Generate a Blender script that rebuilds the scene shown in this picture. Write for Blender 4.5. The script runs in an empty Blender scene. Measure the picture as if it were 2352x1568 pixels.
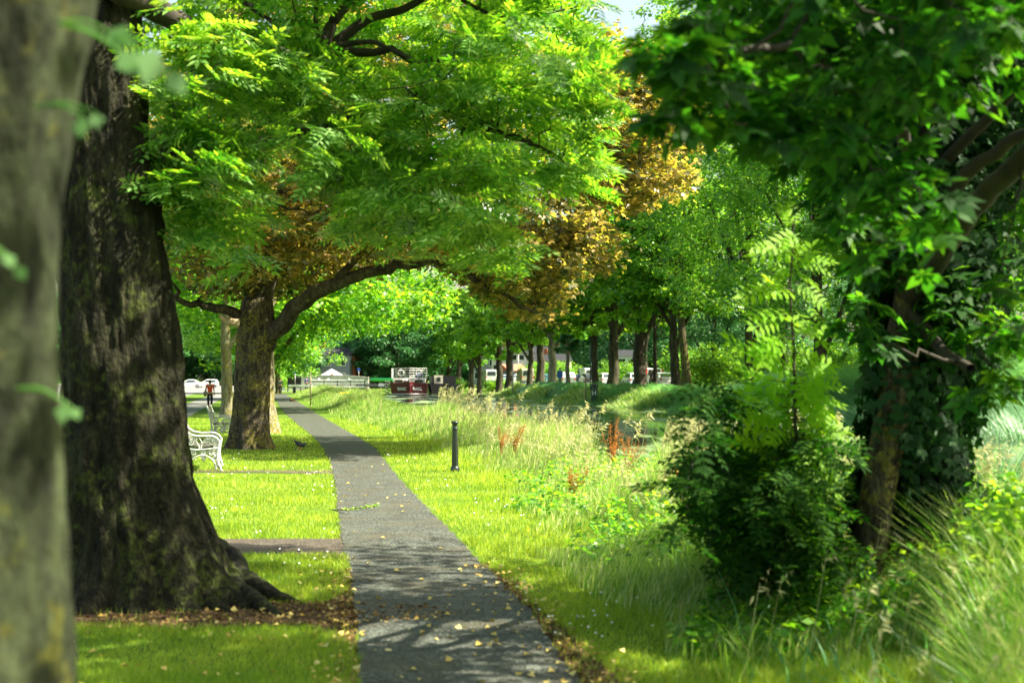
import bpy, bmesh, math, random
import numpy as np
from mathutils import Vector, Matrix, noise as mnoise
S = bpy.context.scene
C = S.collection
PI = math.pi
R = math.radians
random.seed(7)

# ------------------------------------------------------------------ camera, sky, sun, exposure
CAMZ = 1.7
PITCH = math.atan(84 / 3266.7)
cd = bpy.data.cameras.new('camera'); cam = bpy.data.objects.new('camera', cd); C.objects.link(cam)
cam.location = (0, 0, CAMZ); cam.rotation_euler = (PI / 2 + PITCH, 0, 0)
cd.lens = 50; cd.sensor_width = 36; cd.clip_end = 5000; cd.clip_start = 0.1
cd.dof.use_dof = True; cd.dof.focus_distance = 27; cd.dof.aperture_fstop = 2.2
S.camera = cam
SUN_EL, SUN_AZ = 50, 94          # azimuth from +Y towards +X
w = bpy.data.worlds.new('World'); S.world = w; w.use_nodes = True
nt = w.node_tree
sky = nt.nodes.new('ShaderNodeTexSky'); sky.sky_type = 'NISHITA'; sky.sun_disc = False
sky.sun_elevation = R(SUN_EL); sky.sun_rotation = R(SUN_AZ); sky.dust_density = 4; sky.air_density = 1.2
wm = nt.nodes.new('ShaderNodeMixRGB'); wm.blend_type = 'MULTIPLY'; wm.inputs[0].default_value = 1; wm.inputs[2].default_value = (1.06, 1.02, .86, 1)   # warm tint put over the sky colour to warm the fill light
nt.links.new(sky.outputs[0], wm.inputs[1]); nt.links.new(wm.outputs[0], nt.nodes['Background'].inputs[0])
nt.nodes['Background'].inputs[1].default_value = 0.09
sd = bpy.data.lights.new('sun', 'SUN'); sd.energy = 5.0; sd.angle = R(0.5); sd.color = (1, .93, .74)
so = bpy.data.objects.new('sun', sd); C.objects.link(so)
sv = Vector((math.sin(R(SUN_AZ)) * math.cos(R(SUN_EL)), math.cos(R(SUN_AZ)) * math.cos(R(SUN_EL)), math.sin(R(SUN_EL))))
so.rotation_euler = sv.to_track_quat('Z', 'Y').to_euler()
S.view_settings.view_transform = 'Standard'; S.view_settings.look = 'None'
S.view_settings.exposure = 1.95; S.view_settings.gamma = 1.0
S.render.engine = 'CYCLES'
S.cycles.max_bounces = 6; S.cycles.diffuse_bounces = 3; S.cycles.glossy_bounces = 2; S.cycles.transmission_bounces = 3
S.cycles.caustics_reflective = False; S.cycles.caustics_refractive = False
S.cycles.use_denoising = True

# ------------------------------------------------------------------ picture measurements -> ground points
def W(px, py, d):
    u = (px - 1176) / 3266.7; v = (784 - py) / 3266.7
    c, s = math.cos(PITCH), math.sin(PITCH)
    y = c - v * s; z = s + v * c
    return Vector((u / y * d, d, CAMZ + z / y * d))
def G(px, py, z=0.0):
    u = (px - 1176) / 3266.7; v = (784 - py) / 3266.7
    c, s = math.cos(PITCH), math.sin(PITCH)
    y = c - v * s; zz = s + v * c
    k = (z - CAMZ) / zz
    return Vector((u * k, y * k, z))
EDGE = [(1568, 825, 1330), (1400, 815, 1215), (1300, 800, 1110), (1240, 783, 1055), (1170, 775, 985), (1100, 768, 917),
        (1060, 757, 886), (1030, 742, 862), (1000, 716, 815), (975, 684, 770), (950, 655, 728), (930, 640, 697), (905, 627, 655)]
el_y = [G(0, e[0]).y for e in EDGE]; el_x = [G(e[1], e[0]).x for e in EDGE]; er_x = [G(e[2], e[0]).x for e in EDGE]
el_y = [-60] + el_y + [700]; el_x = [-1.0] + el_x + [el_x[-1] - .163 * (700 - el_y[-1])]; er_x = [.9] + er_x + [er_x[-1] - .163 * (700 - el_y[-2] if False else 700 - 150)]
er_x[-1] = el_x[-1] + 1.6
EY, EL, ER = np.array(el_y), np.array(el_x), np.array(er_x)
def xl(y): return np.interp(y, EY, EL)
def xr(y): return np.interp(y, EY, ER)
def xp(y): return (xl(y) + xr(y)) / 2 + np.minimum(0, -.163 * (np.asarray(y, float) - 700)) * (np.asarray(y) > 700)
def sstep(a, b, v):
    t = np.clip((v - a) / (b - a), 0, 1); return t * t * (3 - 2 * t)
WATER = -0.3
def zg(x, y):
    s = np.asarray(x) - xp(y)
    z = -0.95 * sstep(4.4, 7.6, s) + 1.75 * sstep(22.3, 27, s)
    return z
def GZ(x, y): return float(zg(np.array([x]), np.array([y]))[0])

# ------------------------------------------------------------------ helpers
def tag(o, label=None, cat=None, group=None, kind=None):
    if label: o['label'] = label
    if cat: o['category'] = cat
    if group: o['group'] = group
    if kind: o['kind'] = kind
    return o
def empty(name, loc, label, cat, group=None, rz=0):
    o = bpy.data.objects.new(name, None); C.objects.link(o); o.location = loc; o.rotation_euler = (0, 0, rz)
    o.empty_display_size = .1
    return tag(o, label, cat, group)
def link(name, me, mat, parent=None):
    o = bpy.data.objects.new(name, me); C.objects.link(o)
    if mat and not me.materials: me.materials.append(mat)
    if parent: o.parent = parent
    return o
def np_mesh(name, V, F, smooth=False):
    """V (n,3); F (m,k) faces all of k corners"""
    me = bpy.data.meshes.new(name)
    V = np.ascontiguousarray(V, dtype=np.float32); F = np.ascontiguousarray(F, dtype=np.int32)
    m, k = F.shape
    me.vertices.add(len(V)); me.vertices.foreach_set('co', V.ravel())
    me.loops.add(m * k); me.loops.foreach_set('vertex_index', F.ravel())
    me.polygons.add(m); me.polygons.foreach_set('loop_start', np.arange(0, m * k, k, dtype=np.int32))
    if smooth: me.polygons.foreach_set('use_smooth', np.ones(m, dtype=bool))
    me.update(calc_edges=True)
    return me
def np_mesh_mixed(name, parts, smooth=True):
    """parts list of (V, F) with F quads; join"""
    Vs, Fs, o = [], [], 0
    for V, F in parts:
        Vs.append(V); Fs.append(F + o); o += len(V)
    return np_mesh(name, np.vstack(Vs), np.vstack(Fs), smooth)
def copy_tree(o, parent=None):
    c = o.copy(); C.objects.link(c)
    if parent: c.parent = parent
    for ch in list(o.children): copy_tree(ch, c)
    return c
class MB:
    def __init__(s): s.bm = bmesh.new()
    def box(s, x0, x1, y0, y1, z0, z1, M=None, bev=0):
        m = Matrix.Translation(((x0 + x1) / 2, (y0 + y1) / 2, (z0 + z1) / 2)) @ Matrix.Diagonal((abs(x1 - x0), abs(y1 - y0), abs(z1 - z0), 1))
        if M: m = M @ m
        r = bmesh.ops.create_cube(s.bm, size=1, matrix=m)
        if bev:
            es = list({e for v in r['verts'] for e in v.link_edges})
            bmesh.ops.bevel(s.bm, geom=es, offset=bev, segments=2, affect='EDGES')
        return s
    def tube(s, pts, r, n=8, r1=None, caps=True, sq=1.0):
        pts = [Vector(p) for p in pts]; rings = []
        N = len(pts)
        for i, p in enumerate(pts):
            t = (pts[min(i + 1, N - 1)] - pts[max(i - 1, 0)]).normalized()
            a = t.cross(Vector((0, 0, 1)) if abs(t.z) < .9 else Vector((0, 1, 0))).normalized(); b = t.cross(a)
            rr = (r[i] if isinstance(r, (list, tuple)) else r + ((r1 - r) * i / (N - 1) if r1 is not None else 0))
            rings.append([s.bm.verts.new(p + (a * math.cos(2 * PI * k / n) * sq + b * math.sin(2 * PI * k / n)) * rr) for k in range(n)])
        for i in range(N - 1):
            for k in range(n):
                s.bm.faces.new((rings[i][k], rings[i][(k + 1) % n], rings[i + 1][(k + 1) % n], rings[i + 1][k]))
        if caps:
            s.bm.faces.new(rings[0][::-1]); s.bm.faces.new(rings[-1])
        return s
    def lathe(s, prof, n=16, c=(0, 0, 0)):
        rings = [[s.bm.verts.new((c[0] + r * math.cos(2 * PI * k / n), c[1] + r * math.sin(2 * PI * k / n), c[2] + z)) for k in range(n)] for r, z in prof]
        for i in range(len(rings) - 1):
            for k in range(n):
                s.bm.faces.new((rings[i][k], rings[i][(k + 1) % n], rings[i + 1][(k + 1) % n], rings[i + 1][k]))
        s.bm.faces.new(rings[0][::-1]); s.bm.faces.new(rings[-1]); return s
    def torus(s, c, Rr, r, axis='y', n=20, m=8):
        vs = []
        for i in range(n):
            a = 2 * PI * i / n; row = []
            for j in range(m):
                b = 2 * PI * j / m; q = Rr + r * math.cos(b)
                if axis == 'y': p = (q * math.cos(a), r * math.sin(b), q * math.sin(a))
                elif axis == 'x': p = (r * math.sin(b), q * math.cos(a), q * math.sin(a))
                else: p = (q * math.cos(a), q * math.sin(a), r * math.sin(b))
                row.append(s.bm.verts.new(Vector(c) + Vector(p)))
            vs.append(row)
        for i in range(n):
            for j in range(m):
                s.bm.faces.new((vs[i][j], vs[(i + 1) % n][j], vs[(i + 1) % n][(j + 1) % m], vs[i][(j + 1) % m]))
        return s
    def prism(s, poly, a0, a1, plane='xz', shrink=None):
        """extrude a polygon; plane xz -> along y, xy -> along z, yz -> along x"""
        def P(u, v, a):
            return {'xz': (u, a, v), 'xy': (u, v, a), 'yz': (a, u, v)}[plane]
        A = [s.bm.verts.new(P(u, v, a0)) for u, v in poly]; B = [s.bm.verts.new(P(u, v, a1)) for u, v in poly]
        n = len(poly)
        s.bm.faces.new(A[::-1]); s.bm.faces.new(B)
        for i in range(n): s.bm.faces.new((A[i], A[(i + 1) % n], B[(i + 1) % n], B[i]))
        return s
    def quad(s, *p):
        s.bm.faces.new([s.bm.verts.new(q) for q in p]); return s
    def build(s, name, mat, parent=None, smooth=False, bevel=0):
        bmesh.ops.recalc_face_normals(s.bm, faces=s.bm.faces[:])
        me = bpy.data.meshes.new(name); s.bm.to_mesh(me); s.bm.free()
        if smooth:
            for p in me.polygons: p.use_smooth = True
        o = link(name, me, mat, parent)
        if bevel:
            m = o.modifiers.new('bevel', 'BEVEL'); m.width = bevel; m.segments = 2; m.limit_method = 'ANGLE'
        return o

# ------------------------------------------------------------------ materials
def newmat(name):
    m = bpy.data.materials.new(name); m.use_nodes = True
    return m, m.node_tree, m.node_tree.nodes['Principled BSDF']
def ramp(nt, stops, fac):
    r = nt.nodes.new('ShaderNodeValToRGB'); e = r.color_ramp.elements
    while len(e) < len(stops): e.new(.5)
    for i, (p, c) in enumerate(stops): e[i].position = p; e[i].color = (*c, 1)
    nt.links.new(fac, r.inputs[0]); return r.outputs[0]
def nz(nt, scale, detail=4, coord='Object', st=(1, 1, 1), rough=.55):
    t = nt.nodes.new('ShaderNodeTexCoord'); mp = nt.nodes.new('ShaderNodeMapping'); mp.inputs['Scale'].default_value = st
    n = nt.nodes.new('ShaderNodeTexNoise'); n.inputs['Scale'].default_value = scale; n.inputs['Detail'].default_value = detail; n.inputs['Roughness'].default_value = rough
    nt.links.new(t.outputs[coord], mp.inputs[0]); nt.links.new(mp.outputs[0], n.inputs[0]); return n.outputs[0]
def bump(nt, b, h, strength=.5, dist=.01):
    n = nt.nodes.new('ShaderNodeBump'); n.inputs['Strength'].default_value = strength; n.inputs['Distance'].default_value = dist
    nt.links.new(h, n.inputs['Height']); nt.links.new(n.outputs[0], b.inputs['Normal'])
def plain(name, col, rough=.5, metal=0, var=.12, scale=6, spec=.5):
    m, nt, b = newmat(name)
    c2 = tuple(max(0, c * (1 - var * 2)) for c in col); c1 = tuple(min(1, c * (1 + var)) for c in col)
    nt.links.new(ramp(nt, [(.3, c2), (.7, c1)], nz(nt, scale)), b.inputs['Base Color'])
    b.inputs['Roughness'].default_value = rough; b.inputs['Metallic'].default_value = metal
    b.inputs['Specular IOR Level'].default_value = spec
    return m
def leafmat(name, cols, trans, tw=.5, rough=.42, spec=.5, noisescale=.6, vr=.55):
    """cols: three reflectance stops; trans: three transmitted-light stops; variation per leaf and by clump"""
    m, nt, b = newmat(name)
    g = nt.nodes.new('ShaderNodeNewGeometry'); n = nz(nt, noisescale, 2)
    mx = nt.nodes.new('ShaderNodeMath'); mx.operation = 'MULTIPLY_ADD'; mx.inputs[1].default_value = vr
    m2 = nt.nodes.new('ShaderNodeMath'); m2.operation = 'MULTIPLY_ADD'; m2.inputs[1].default_value = 1.1; m2.inputs[2].default_value = -.32 - (vr - .55) * .5
    nt.links.new(n, m2.inputs[0]); nt.links.new(g.outputs['Random Per Island'], mx.inputs[0]); nt.links.new(m2.outputs[0], mx.inputs[2])
    nt.links.new(ramp(nt, list(zip((.05, .5, .95), cols)), mx.outputs[0]), b.inputs['Base Color'])
    b.inputs['Roughness'].default_value = rough; b.inputs['Specular IOR Level'].default_value = spec
    t = nt.nodes.new('ShaderNodeBsdfTranslucent')
    nt.links.new(ramp(nt, list(zip((.05, .5, .95), trans)), mx.outputs[0]), t.inputs[0])
    ms = nt.nodes.new('ShaderNodeMixShader'); ms.inputs[0].default_value = tw
    nt.links.new(b.outputs[0], ms.inputs[1]); nt.links.new(t.outputs[0], ms.inputs[2])
    nt.links.new(ms.outputs[0], nt.nodes['Material Output'].inputs[0])
    return m
def barkmat(name, dark, mid, light, lichen, lich=.55, fs=1.0, bs=.7):
    m, nt, b = newmat(name)
    n1 = nz(nt, 9 * fs, 8, st=(1, 1, .22)); n2 = nz(nt, 2.2, 5); n3 = nz(nt, 34 * fs, 5, st=(1, 1, .5)); n4 = nz(nt, 14, 4)
    base = ramp(nt, [(.32, dark), (.5, mid), (.7, light)], n1)
    lc = ramp(nt, [(.35, tuple(c * .6 for c in lichen)), (.65, lichen)], n3)
    mul = nt.nodes.new('ShaderNodeMath'); mul.operation = 'MULTIPLY'; nt.links.new(n2, mul.inputs[0]); nt.links.new(n4, mul.inputs[1])
    msk = ramp(nt, [(lich * .5, (0, 0, 0)), (lich * .5 + .08, (1, 1, 1))], mul.outputs[0])
    mx = nt.nodes.new('ShaderNodeMixRGB'); nt.links.new(msk, mx.inputs[0]); nt.links.new(base, mx.inputs[1]); nt.links.new(lc, mx.inputs[2])
    nt.links.new(mx.outputs[0], b.inputs['Base Color']); b.inputs['Roughness'].default_value = .9; b.inputs['Specular IOR Level'].default_value = .2
    ad = nt.nodes.new('ShaderNodeMath'); ad.operation = 'ADD'; nt.links.new(n1, ad.inputs[0]); nt.links.new(n3, ad.inputs[1])
    m3 = nt.nodes.new('ShaderNodeMixRGB'); m3.blend_type = 'MULTIPLY'; m3.inputs[0].default_value = .9
    nt.links.new(mx.outputs[0], m3.inputs[1]); nt.links.new(ramp(nt, [(.36, (.35, .35, .35)), (.5, (1, 1, 1)), (.66, (1.5, 1.5, 1.5))], nz(nt, 26 * fs, 6, st=(1, 1, .6), rough=.7)), m3.inputs[2])
    nt.links.new(m3.outputs[0], b.inputs['Base Color'])
    bump(nt, b, ad.outputs[0], bs, .04)
    return m
M = {}
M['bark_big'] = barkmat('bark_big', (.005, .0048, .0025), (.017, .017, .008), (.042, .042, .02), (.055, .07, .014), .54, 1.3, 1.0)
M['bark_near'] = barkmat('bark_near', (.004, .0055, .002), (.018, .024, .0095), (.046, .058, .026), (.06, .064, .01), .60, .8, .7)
M['bark_mid'] = barkmat('bark_mid', (.02, .016, .010), (.06, .05, .032), (.12, .105, .07), (.18, .16, .035), .48, 1.2, .9)
M['bark_lichen'] = barkmat('bark_lichen', (.09, .08, .05), (.17, .155, .1), (.26, .24, .16), (.2, .17, .03), .5, .8)
M['bark_far'] = barkmat('bark_far', (.02, .017, .012), (.05, .042, .03), (.09, .08, .055), (.1, .1, .04), .6, .5, .3)
M['bark_pale'] = barkmat('bark_pale', (.1, .09, .065), (.22, .2, .14), (.33, .3, .21), (.2, .2, .08), .6, .5, .3)
M['twig'] = plain('twig', (.035, .027, .018), .85, var=.3)
M['leaf_ash'] = leafmat('leaf_ash', [(.03, .11, .02), (.14, .30, .06), (.33, .52, .18)], [(.09, .38, .01), (.34, .72, .02), (.68, .94, .04)], .44, .3, .8, 1.3, .9)  # wide stops put pale highlights and dark gaps into the leaf colour
M['leaf_copper'] = leafmat('leaf_copper', [(.025, .06, .03), (.14, .12, .04), (.46, .30, .08)], [(.06, .12, .01), (.45, .40, .03), (.95, .68, .13)], .48, .38, .6, .35, .75)
M['leaf_plane'] = leafmat('leaf_plane', [(.03, .11, .018), (.10, .24, .03), (.22, .38, .05)], [(.1, .38, .015), (.3, .64, .02), (.6, .9, .03)], .47, .45, .35, .35, .95)
M['leaf_lime'] = leafmat('leaf_lime', [(.03, .11, .025), (.10, .25, .045), (.22, .4, .08)], [(.12, .42, .02), (.3, .66, .03), (.58, .9, .05)], .46, .45, .35, .35, .95)
M['leaf_bluish'] = leafmat('leaf_bluish', [(.02, .09, .025), (.05, .16, .045), (.10, .24, .07)], [(.04, .2, .05), (.08, .3, .07), (.16, .42, .09)], .35, .5, .4, .2)
M['leaf_bright'] = leafmat('leaf_bright', [(.03, .12, .015), (.09, .24, .025), (.18, .35, .04)], [(.08, .36, .01), (.28, .66, .015), (.6, .92, .03)], .5, .42, .45, .4, .95)
M['leaf_sapling'] = leafmat('leaf_sapling', [(.12, .28, .015), (.2, .4, .02), (.3, .5, .03)], [(.35, .75, .01), (.55, .9, .015), (.75, .98, .02)], .6, .5, .15, .8)
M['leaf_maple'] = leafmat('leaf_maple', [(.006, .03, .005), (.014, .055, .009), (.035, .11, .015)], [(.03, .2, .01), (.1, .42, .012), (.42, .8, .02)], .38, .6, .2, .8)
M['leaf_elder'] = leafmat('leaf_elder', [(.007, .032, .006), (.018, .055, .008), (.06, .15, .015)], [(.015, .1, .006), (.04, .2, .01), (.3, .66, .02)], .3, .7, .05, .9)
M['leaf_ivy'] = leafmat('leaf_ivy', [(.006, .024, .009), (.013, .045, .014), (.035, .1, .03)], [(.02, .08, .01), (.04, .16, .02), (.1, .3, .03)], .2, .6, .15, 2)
M['leaf_pale'] = leafmat('leaf_pale', [(.07, .16, .05), (.11, .22, .07), (.17, .3, .11)], [(.2, .45, .05), (.3, .6, .07), (.5, .8, .1)], .4, .4, .4, 2)
M['grass'] = leafmat('grass', [(.08, .19, .018), (.23, .36, .03), (.42, .49, .06)], [(.26, .48, .01), (.5, .68, .02), (.74, .82, .06)], .42, .5, .4, .9, .8)
M['meadow'] = leafmat('meadow', [(.06, .16, .02), (.2, .32, .06), (.52, .54, .24)], [(.14, .4, .02), (.45, .7, .06), (.85, .9, .35)], .42, .42, .5, .8, .9)
M['long_grass'] = leafmat('long_grass', [(.07, .2, .015), (.2, .34, .03), (.5, .52, .13)], [(.12, .4, .015), (.3, .6, .03), (.7, .82, .16)], .45, .42, .5, 1.2, .9)
M['reed'] = leafmat('reed', [(.06, .19, .085), (.1, .27, .12), (.2, .37, .16)], [(.12, .42, .08), (.22, .58, .12), (.45, .78, .25)], .38, .38, .6, .6, .95)
M['seed'] = leafmat('seed', [(.3, .3, .12), (.46, .44, .22), (.64, .6, .36)], [(.45, .45, .12), (.65, .64, .25), (.85, .8, .42)], .35, .6, .3, 1)
M['rust'] = leafmat('rust', [(.3, .1, .02), (.42, .16, .03), (.5, .24, .05)], [(.5, .18, .02), (.6, .24, .03), (.7, .3, .05)], .3, .6, .3, 2)
M['fallen'] = leafmat('fallen', [(.4, .24, .03), (.62, .48, .12), (.75, .66, .3)], [(.5, .3, .02), (.6, .5, .1), (.7, .6, .2)], .15, .5, .4, 3)
M['litter'] = leafmat('litter', [(.08, .05, .02), (.18, .11, .035), (.42, .3, .1)], [(.2, .1, .02), (.3, .15, .03), (.5, .3, .1)], .1, .7, .3, 3)
def ground_mat():
    m, nt, b = newmat('turf')
    a = nz(nt, .35, 4); c = nz(nt, 40, 4)
    n1 = ramp(nt, [(.3, (.07, .14, .014)), (.55, (.12, .21, .022)), (.75, (.17, .25, .035))], a)
    n2 = ramp(nt, [(.3, (.45, .45, .45)), (.7, (1, 1, 1))], c)
    mx = nt.nodes.new('ShaderNodeMixRGB'); mx.blend_type = 'MULTIPLY'; mx.inputs[0].default_value = 1
    nt.links.new(n1, mx.inputs[1]); nt.links.new(n2, mx.inputs[2]); nt.links.new(mx.outputs[0], b.inputs['Base Color'])
    b.inputs['Roughness'].default_value = .9; b.inputs['Specular IOR Level'].default_value = .1
    bump(nt, b, c, .8, .03); return m
M['turf'] = ground_mat()
def tarmac(name, lo, hi, brown):
    m, nt, b = newmat(name)
    v = nt.nodes.new('ShaderNodeTexVoronoi'); v.inputs['Scale'].default_value = 48; v.inputs['Randomness'].default_value = 1
    t = nt.nodes.new('ShaderNodeTexCoord'); nt.links.new(t.outputs['Object'], v.inputs[0])
    sx = nt.nodes.new('ShaderNodeSeparateColor'); nt.links.new(v.outputs['Color'], sx.inputs[0])
    c1 = ramp(nt, [(.1, lo), (.6, tuple((a + b_) / 2 for a, b_ in zip(lo, hi))), (.97, hi)], sx.outputs[0])
    n = nz(nt, 1.6, 6); n3 = nz(nt, 9, 4)
    msk = ramp(nt, [(.48, (0, 0, 0)), (.68, (.75, .75, .75))], n)
    mx = nt.nodes.new('ShaderNodeMixRGB'); nt.links.new(msk, mx.inputs[0]); nt.links.new(c1, mx.inputs[1]); mx.inputs[2].default_value = (*brown, 1)
    m2 = nt.nodes.new('ShaderNodeMixRGB'); m2.blend_type = 'MULTIPLY'; m2.inputs[0].default_value = .7
    nt.links.new(mx.outputs[0], m2.inputs[1]); nt.links.new(ramp(nt, [(.3, (.45, .45, .45)), (.7, (1.35, 1.35, 1.35))], nz(nt, 2.6, 7, rough=.7)), m2.inputs[2])
    nt.links.new(m2.outputs[0], b.inputs['Base Color']); b.inputs['Roughness'].default_value = .75; b.inputs['Specular IOR Level'].default_value = .35
    bump(nt, b, v.outputs['Distance'], .9, .012); return m
M['asphalt'] = tarmac('asphalt', (.02, .023, .019), (.105, .118, .097), (.065, .06, .038))
M['track'] = tarmac('track', (.045, .036, .026), (.12, .10, .075), (.07, .05, .03))
M['road'] = tarmac('road', (.14, .14, .135), (.24, .24, .23), (.2, .19, .17))
M['dirt'] = plain('dirt', (.1, .062, .034), .95, var=.4, scale=25, spec=.1)
def water_mat():
    m, nt, b = newmat('water')
    n = nz(nt, .5, 6, st=(1, .22, 1)); n2 = nz(nt, 3.5, 3, st=(1, .3, 1)); n3 = nz(nt, 22, 4)
    mul = nt.nodes.new('ShaderNodeMath'); mul.operation = 'MULTIPLY_ADD'; mul.inputs[1].default_value = .35
    nt.links.new(n3, mul.inputs[0]); nt.links.new(n, mul.inputs[2])
    c = ramp(nt, [(.70, (.012, .022, .01)), (.77, (.16, .24, .09))], mul.outputs[0])
    r = ramp(nt, [(.70, (.05, .05, .05)), (.77, (.6, .6, .6))], mul.outputs[0])
    nt.links.new(c, b.inputs['Base Color']); nt.links.new(r, b.inputs['Roughness'])
    b.inputs['Specular IOR Level'].default_value = .6; b.inputs['IOR'].default_value = 1.33
    bump(nt, b, n2, .12, .03); return m
M['water'] = water_mat()
M['white_paint'] = plain('white_paint', (.72, .74, .7), .4, var=.1)
M['white_iron'] = plain('white_iron', (.6, .62, .57), .45, var=.3, scale=26)
M['wood_slat'] = plain('wood_slat', (.06, .06, .045), .6, var=.3, scale=14)
M['wood_grey'] = plain('wood_grey', (.17, .18, .14), .7, var=.25, scale=14)
M['black_iron'] = plain('black_iron', (.012, .02, .019), .35, var=.3, scale=20, spec=.6)
M['dark_green'] = plain('dark_green', (.015, .05, .04), .45)
M['steel'] = plain('steel', (.35, .35, .33), .45, .4)
M['rusty_pole'] = plain('rusty_pole', (.2, .14, .11), .6, .2, var=.3)
M['maroon'] = plain('maroon', (.13, .012, .018), .4, var=.2, scale=2)
M['maroon_dark'] = plain('maroon_dark', (.05, .008, .012), .5)
M['black'] = plain('black', (.012, .012, .014), .5)
M['rubber'] = plain('rubber', (.015, .015, .015), .8)
M['glass'] = plain('glass', (.02, .035, .035), .08, var=0, spec=.9)
M['blue_sign'] = plain('blue_sign', (.02, .08, .4), .4)
M['orange'] = plain('orange', (.8, .07, .01), .8, var=.12, scale=12)
M['navy'] = plain('navy', (.03, .06, .2), .8)
M['denim'] = plain('denim', (.012, .014, .02), .85)
M['skin'] = plain('skin', (.45, .24, .16), .55, var=.08, scale=10)
M['hair'] = plain('hair', (.02, .012, .008), .5)
M['bag'] = plain('bag', (.28, .23, .18), .7)
M['pale_cloth'] = plain('pale_cloth', (.5, .5, .55), .8)
M['grey_cloth'] = plain('grey_cloth', (.06, .06, .06), .8)
M['green_cloth'] = plain('green_cloth', (.05, .09, .07), .8)
M['stone'] = plain('stone', (.5, .49, .43), .85, var=.25, scale=1.5)
M['coping'] = plain('coping', (.5, .47, .42), .8)
M['slate_wall'] = plain('slate_wall', (.2, .22, .25), .8)
M['cream_wall'] = plain('cream_wall', (.6, .56, .45), .8)
M['white_wall'] = plain('white_wall', (.72, .72, .72), .8)
M['brick'] = plain('brick', (.38, .11, .05), .85)
M['slate_roof'] = plain('slate_roof', (.035, .037, .042), .95, spec=.1)
M['tile_roof'] = plain('tile_roof', (.5, .14, .08), .7)
M['canvas'] = plain('canvas', (.78, .76, .72), .7)
M['green_canvas'] = plain('green_canvas', (.03, .5, .2), .6)
M['dove'] = plain('dove', (.035, .035, .045), .6, var=.3, scale=30)
M['dove_wing'] = plain('dove_wing', (.05, .05, .06), .6, var=.3, scale=40)
M['broken_wood'] = plain('broken_wood', (.5, .38, .22), .8, var=.3, scale=20)
M['amber'] = plain('amber', (.6, .02, .01), .3)
M['lamp_glass'] = plain('lamp_glass', (.8, .8, .78), .15)
def carpaint(name, col, metal=.0):
    m = plain(name, col, .25, metal, var=.03, scale=2, spec=.6)
    m.node_tree.nodes['Principled BSDF'].inputs['Coat Weight'].default_value = .6; return m

# ------------------------------------------------------------------ ground, paths, water
def build_ground():
    sv_ = np.array([-1500, -600, -300, -150, -80, -50, -30, -20, -12, -8, -5, -3, -1.5, 0, 1.5, 3, 4, 4.6, 5.2, 5.8, 6.4, 7, 7.6, 9, 12, 16, 20, 22, 22.8, 23.6, 24.4, 25.2, 26, 27, 29, 33, 40, 60, 100, 200, 500, 1500.])
    yv = np.concatenate([np.array([-60, -20, 0]), np.arange(3, 60, 2.0), np.arange(60, 200, 6.0), np.array([200, 230, 280, 350, 450, 600, 700, 1000, 1800, 3500.])])
    Y, Sg = np.meshgrid(yv, sv_, indexing='ij'); X = Sg + xp(Y); Z = zg(X, Y)
    V = np.stack([X, Y, Z], -1).reshape(-1, 3); nS = len(sv_)
    i, j = np.meshgrid(np.arange(len(yv) - 1), np.arange(nS - 1), indexing='ij')
    a = (i * nS + j).ravel(); F = np.stack([a, a + 1, a + nS + 1, a + nS], -1)
    o = link('ground', np_mesh('ground', V, F, True), M['turf']); tag(o, kind='structure')
def ribbon(name, ys, f0, f1, z, mat, nx=5, jit=0, seed=0):
    rng = np.random.default_rng(seed)
    V = []
    for y in ys:
        a, b = f0(y), f1(y)
        ja = sum(math.sin(y * k + seed + k) for k in (2.3, 5.1, 9.7, 17)) * jit; jb = sum(math.sin(y * k + 1.3 * k) for k in (2.9, 6.1, 8.7, 15)) * jit
        for t in np.linspace(0, 1, nx): V.append((a + ja + (b + jb - a - ja) * t, y, z))
    n = len(ys); i, j = np.meshgrid(np.arange(n - 1), np.arange(nx - 1), indexing='ij'); a = (i * nx + j).ravel()
    F = np.stack([a, a + 1, a + nx + 1, a + nx], -1)
    return tag(link(name, np_mesh(name, np.array(V), F), mat), kind='structure')
def flat(name, pts, z, mat):
    bm = bmesh.new(); f = bm.faces.new([bm.verts.new((p[0], p[1], z)) for p in pts])
    bmesh.ops.triangulate(bm, faces=[f]); bmesh.ops.recalc_face_normals(bm, faces=bm.faces[:])
    me = bpy.data.meshes.new(name); bm.to_mesh(me); bm.free()
    for p in me.polygons:
        if p.normal.z < 0: p.flip()
    return tag(link(name, me, mat), kind='structure')
build_ground()
ys_path = np.concatenate([np.arange(-20, 60, .12), np.arange(60, 200, 1.0)])
ribbon('path', ys_path, xl, xr, .012, M['asphalt'], jit=.008, seed=3)
ribbon('pavement', np.arange(-20, 330, 2.), lambda y: float(xp(y)) - 6.8, lambda y: float(xp(y)) - 5.1, .010, M['road'], seed=5)
ribbon('road', np.arange(-20, 400, 5.), lambda y: float(xp(y)) - 26 - max(0, y - 90) * .35, lambda y: float(xp(y)) - 9.0, .008, M['road'], nx=9, seed=6)
ribbon('canal_road', np.arange(40, 330, 5.), lambda y: float(xp(y)) + 34.5, lambda y: float(xp(y)) + 46, .80 + .012, M['road'], nx=5, seed=8)
CY0, CY1 = G(0, 1273).y, G(0, 1239).y
sp = [G(-900, 1240), G(300, 1239), G(700, 1237), G(775, 1237), G(815, 1225), G(860, 1238), G(870, 1300), G(815, 1312), G(792, 1292), G(760, 1280), G(690, 1273), G(500, 1273), G(-900, 1274)]
flat('side_path', sp, .006, M['track'])
flat('worn_track', [G(-900, 1078), G(640, 1079), G(770, 1080), G(790, 1088), G(772, 1096), G(745, 1088), G(600, 1085), G(-900, 1085)], .006, M['track'])
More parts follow.
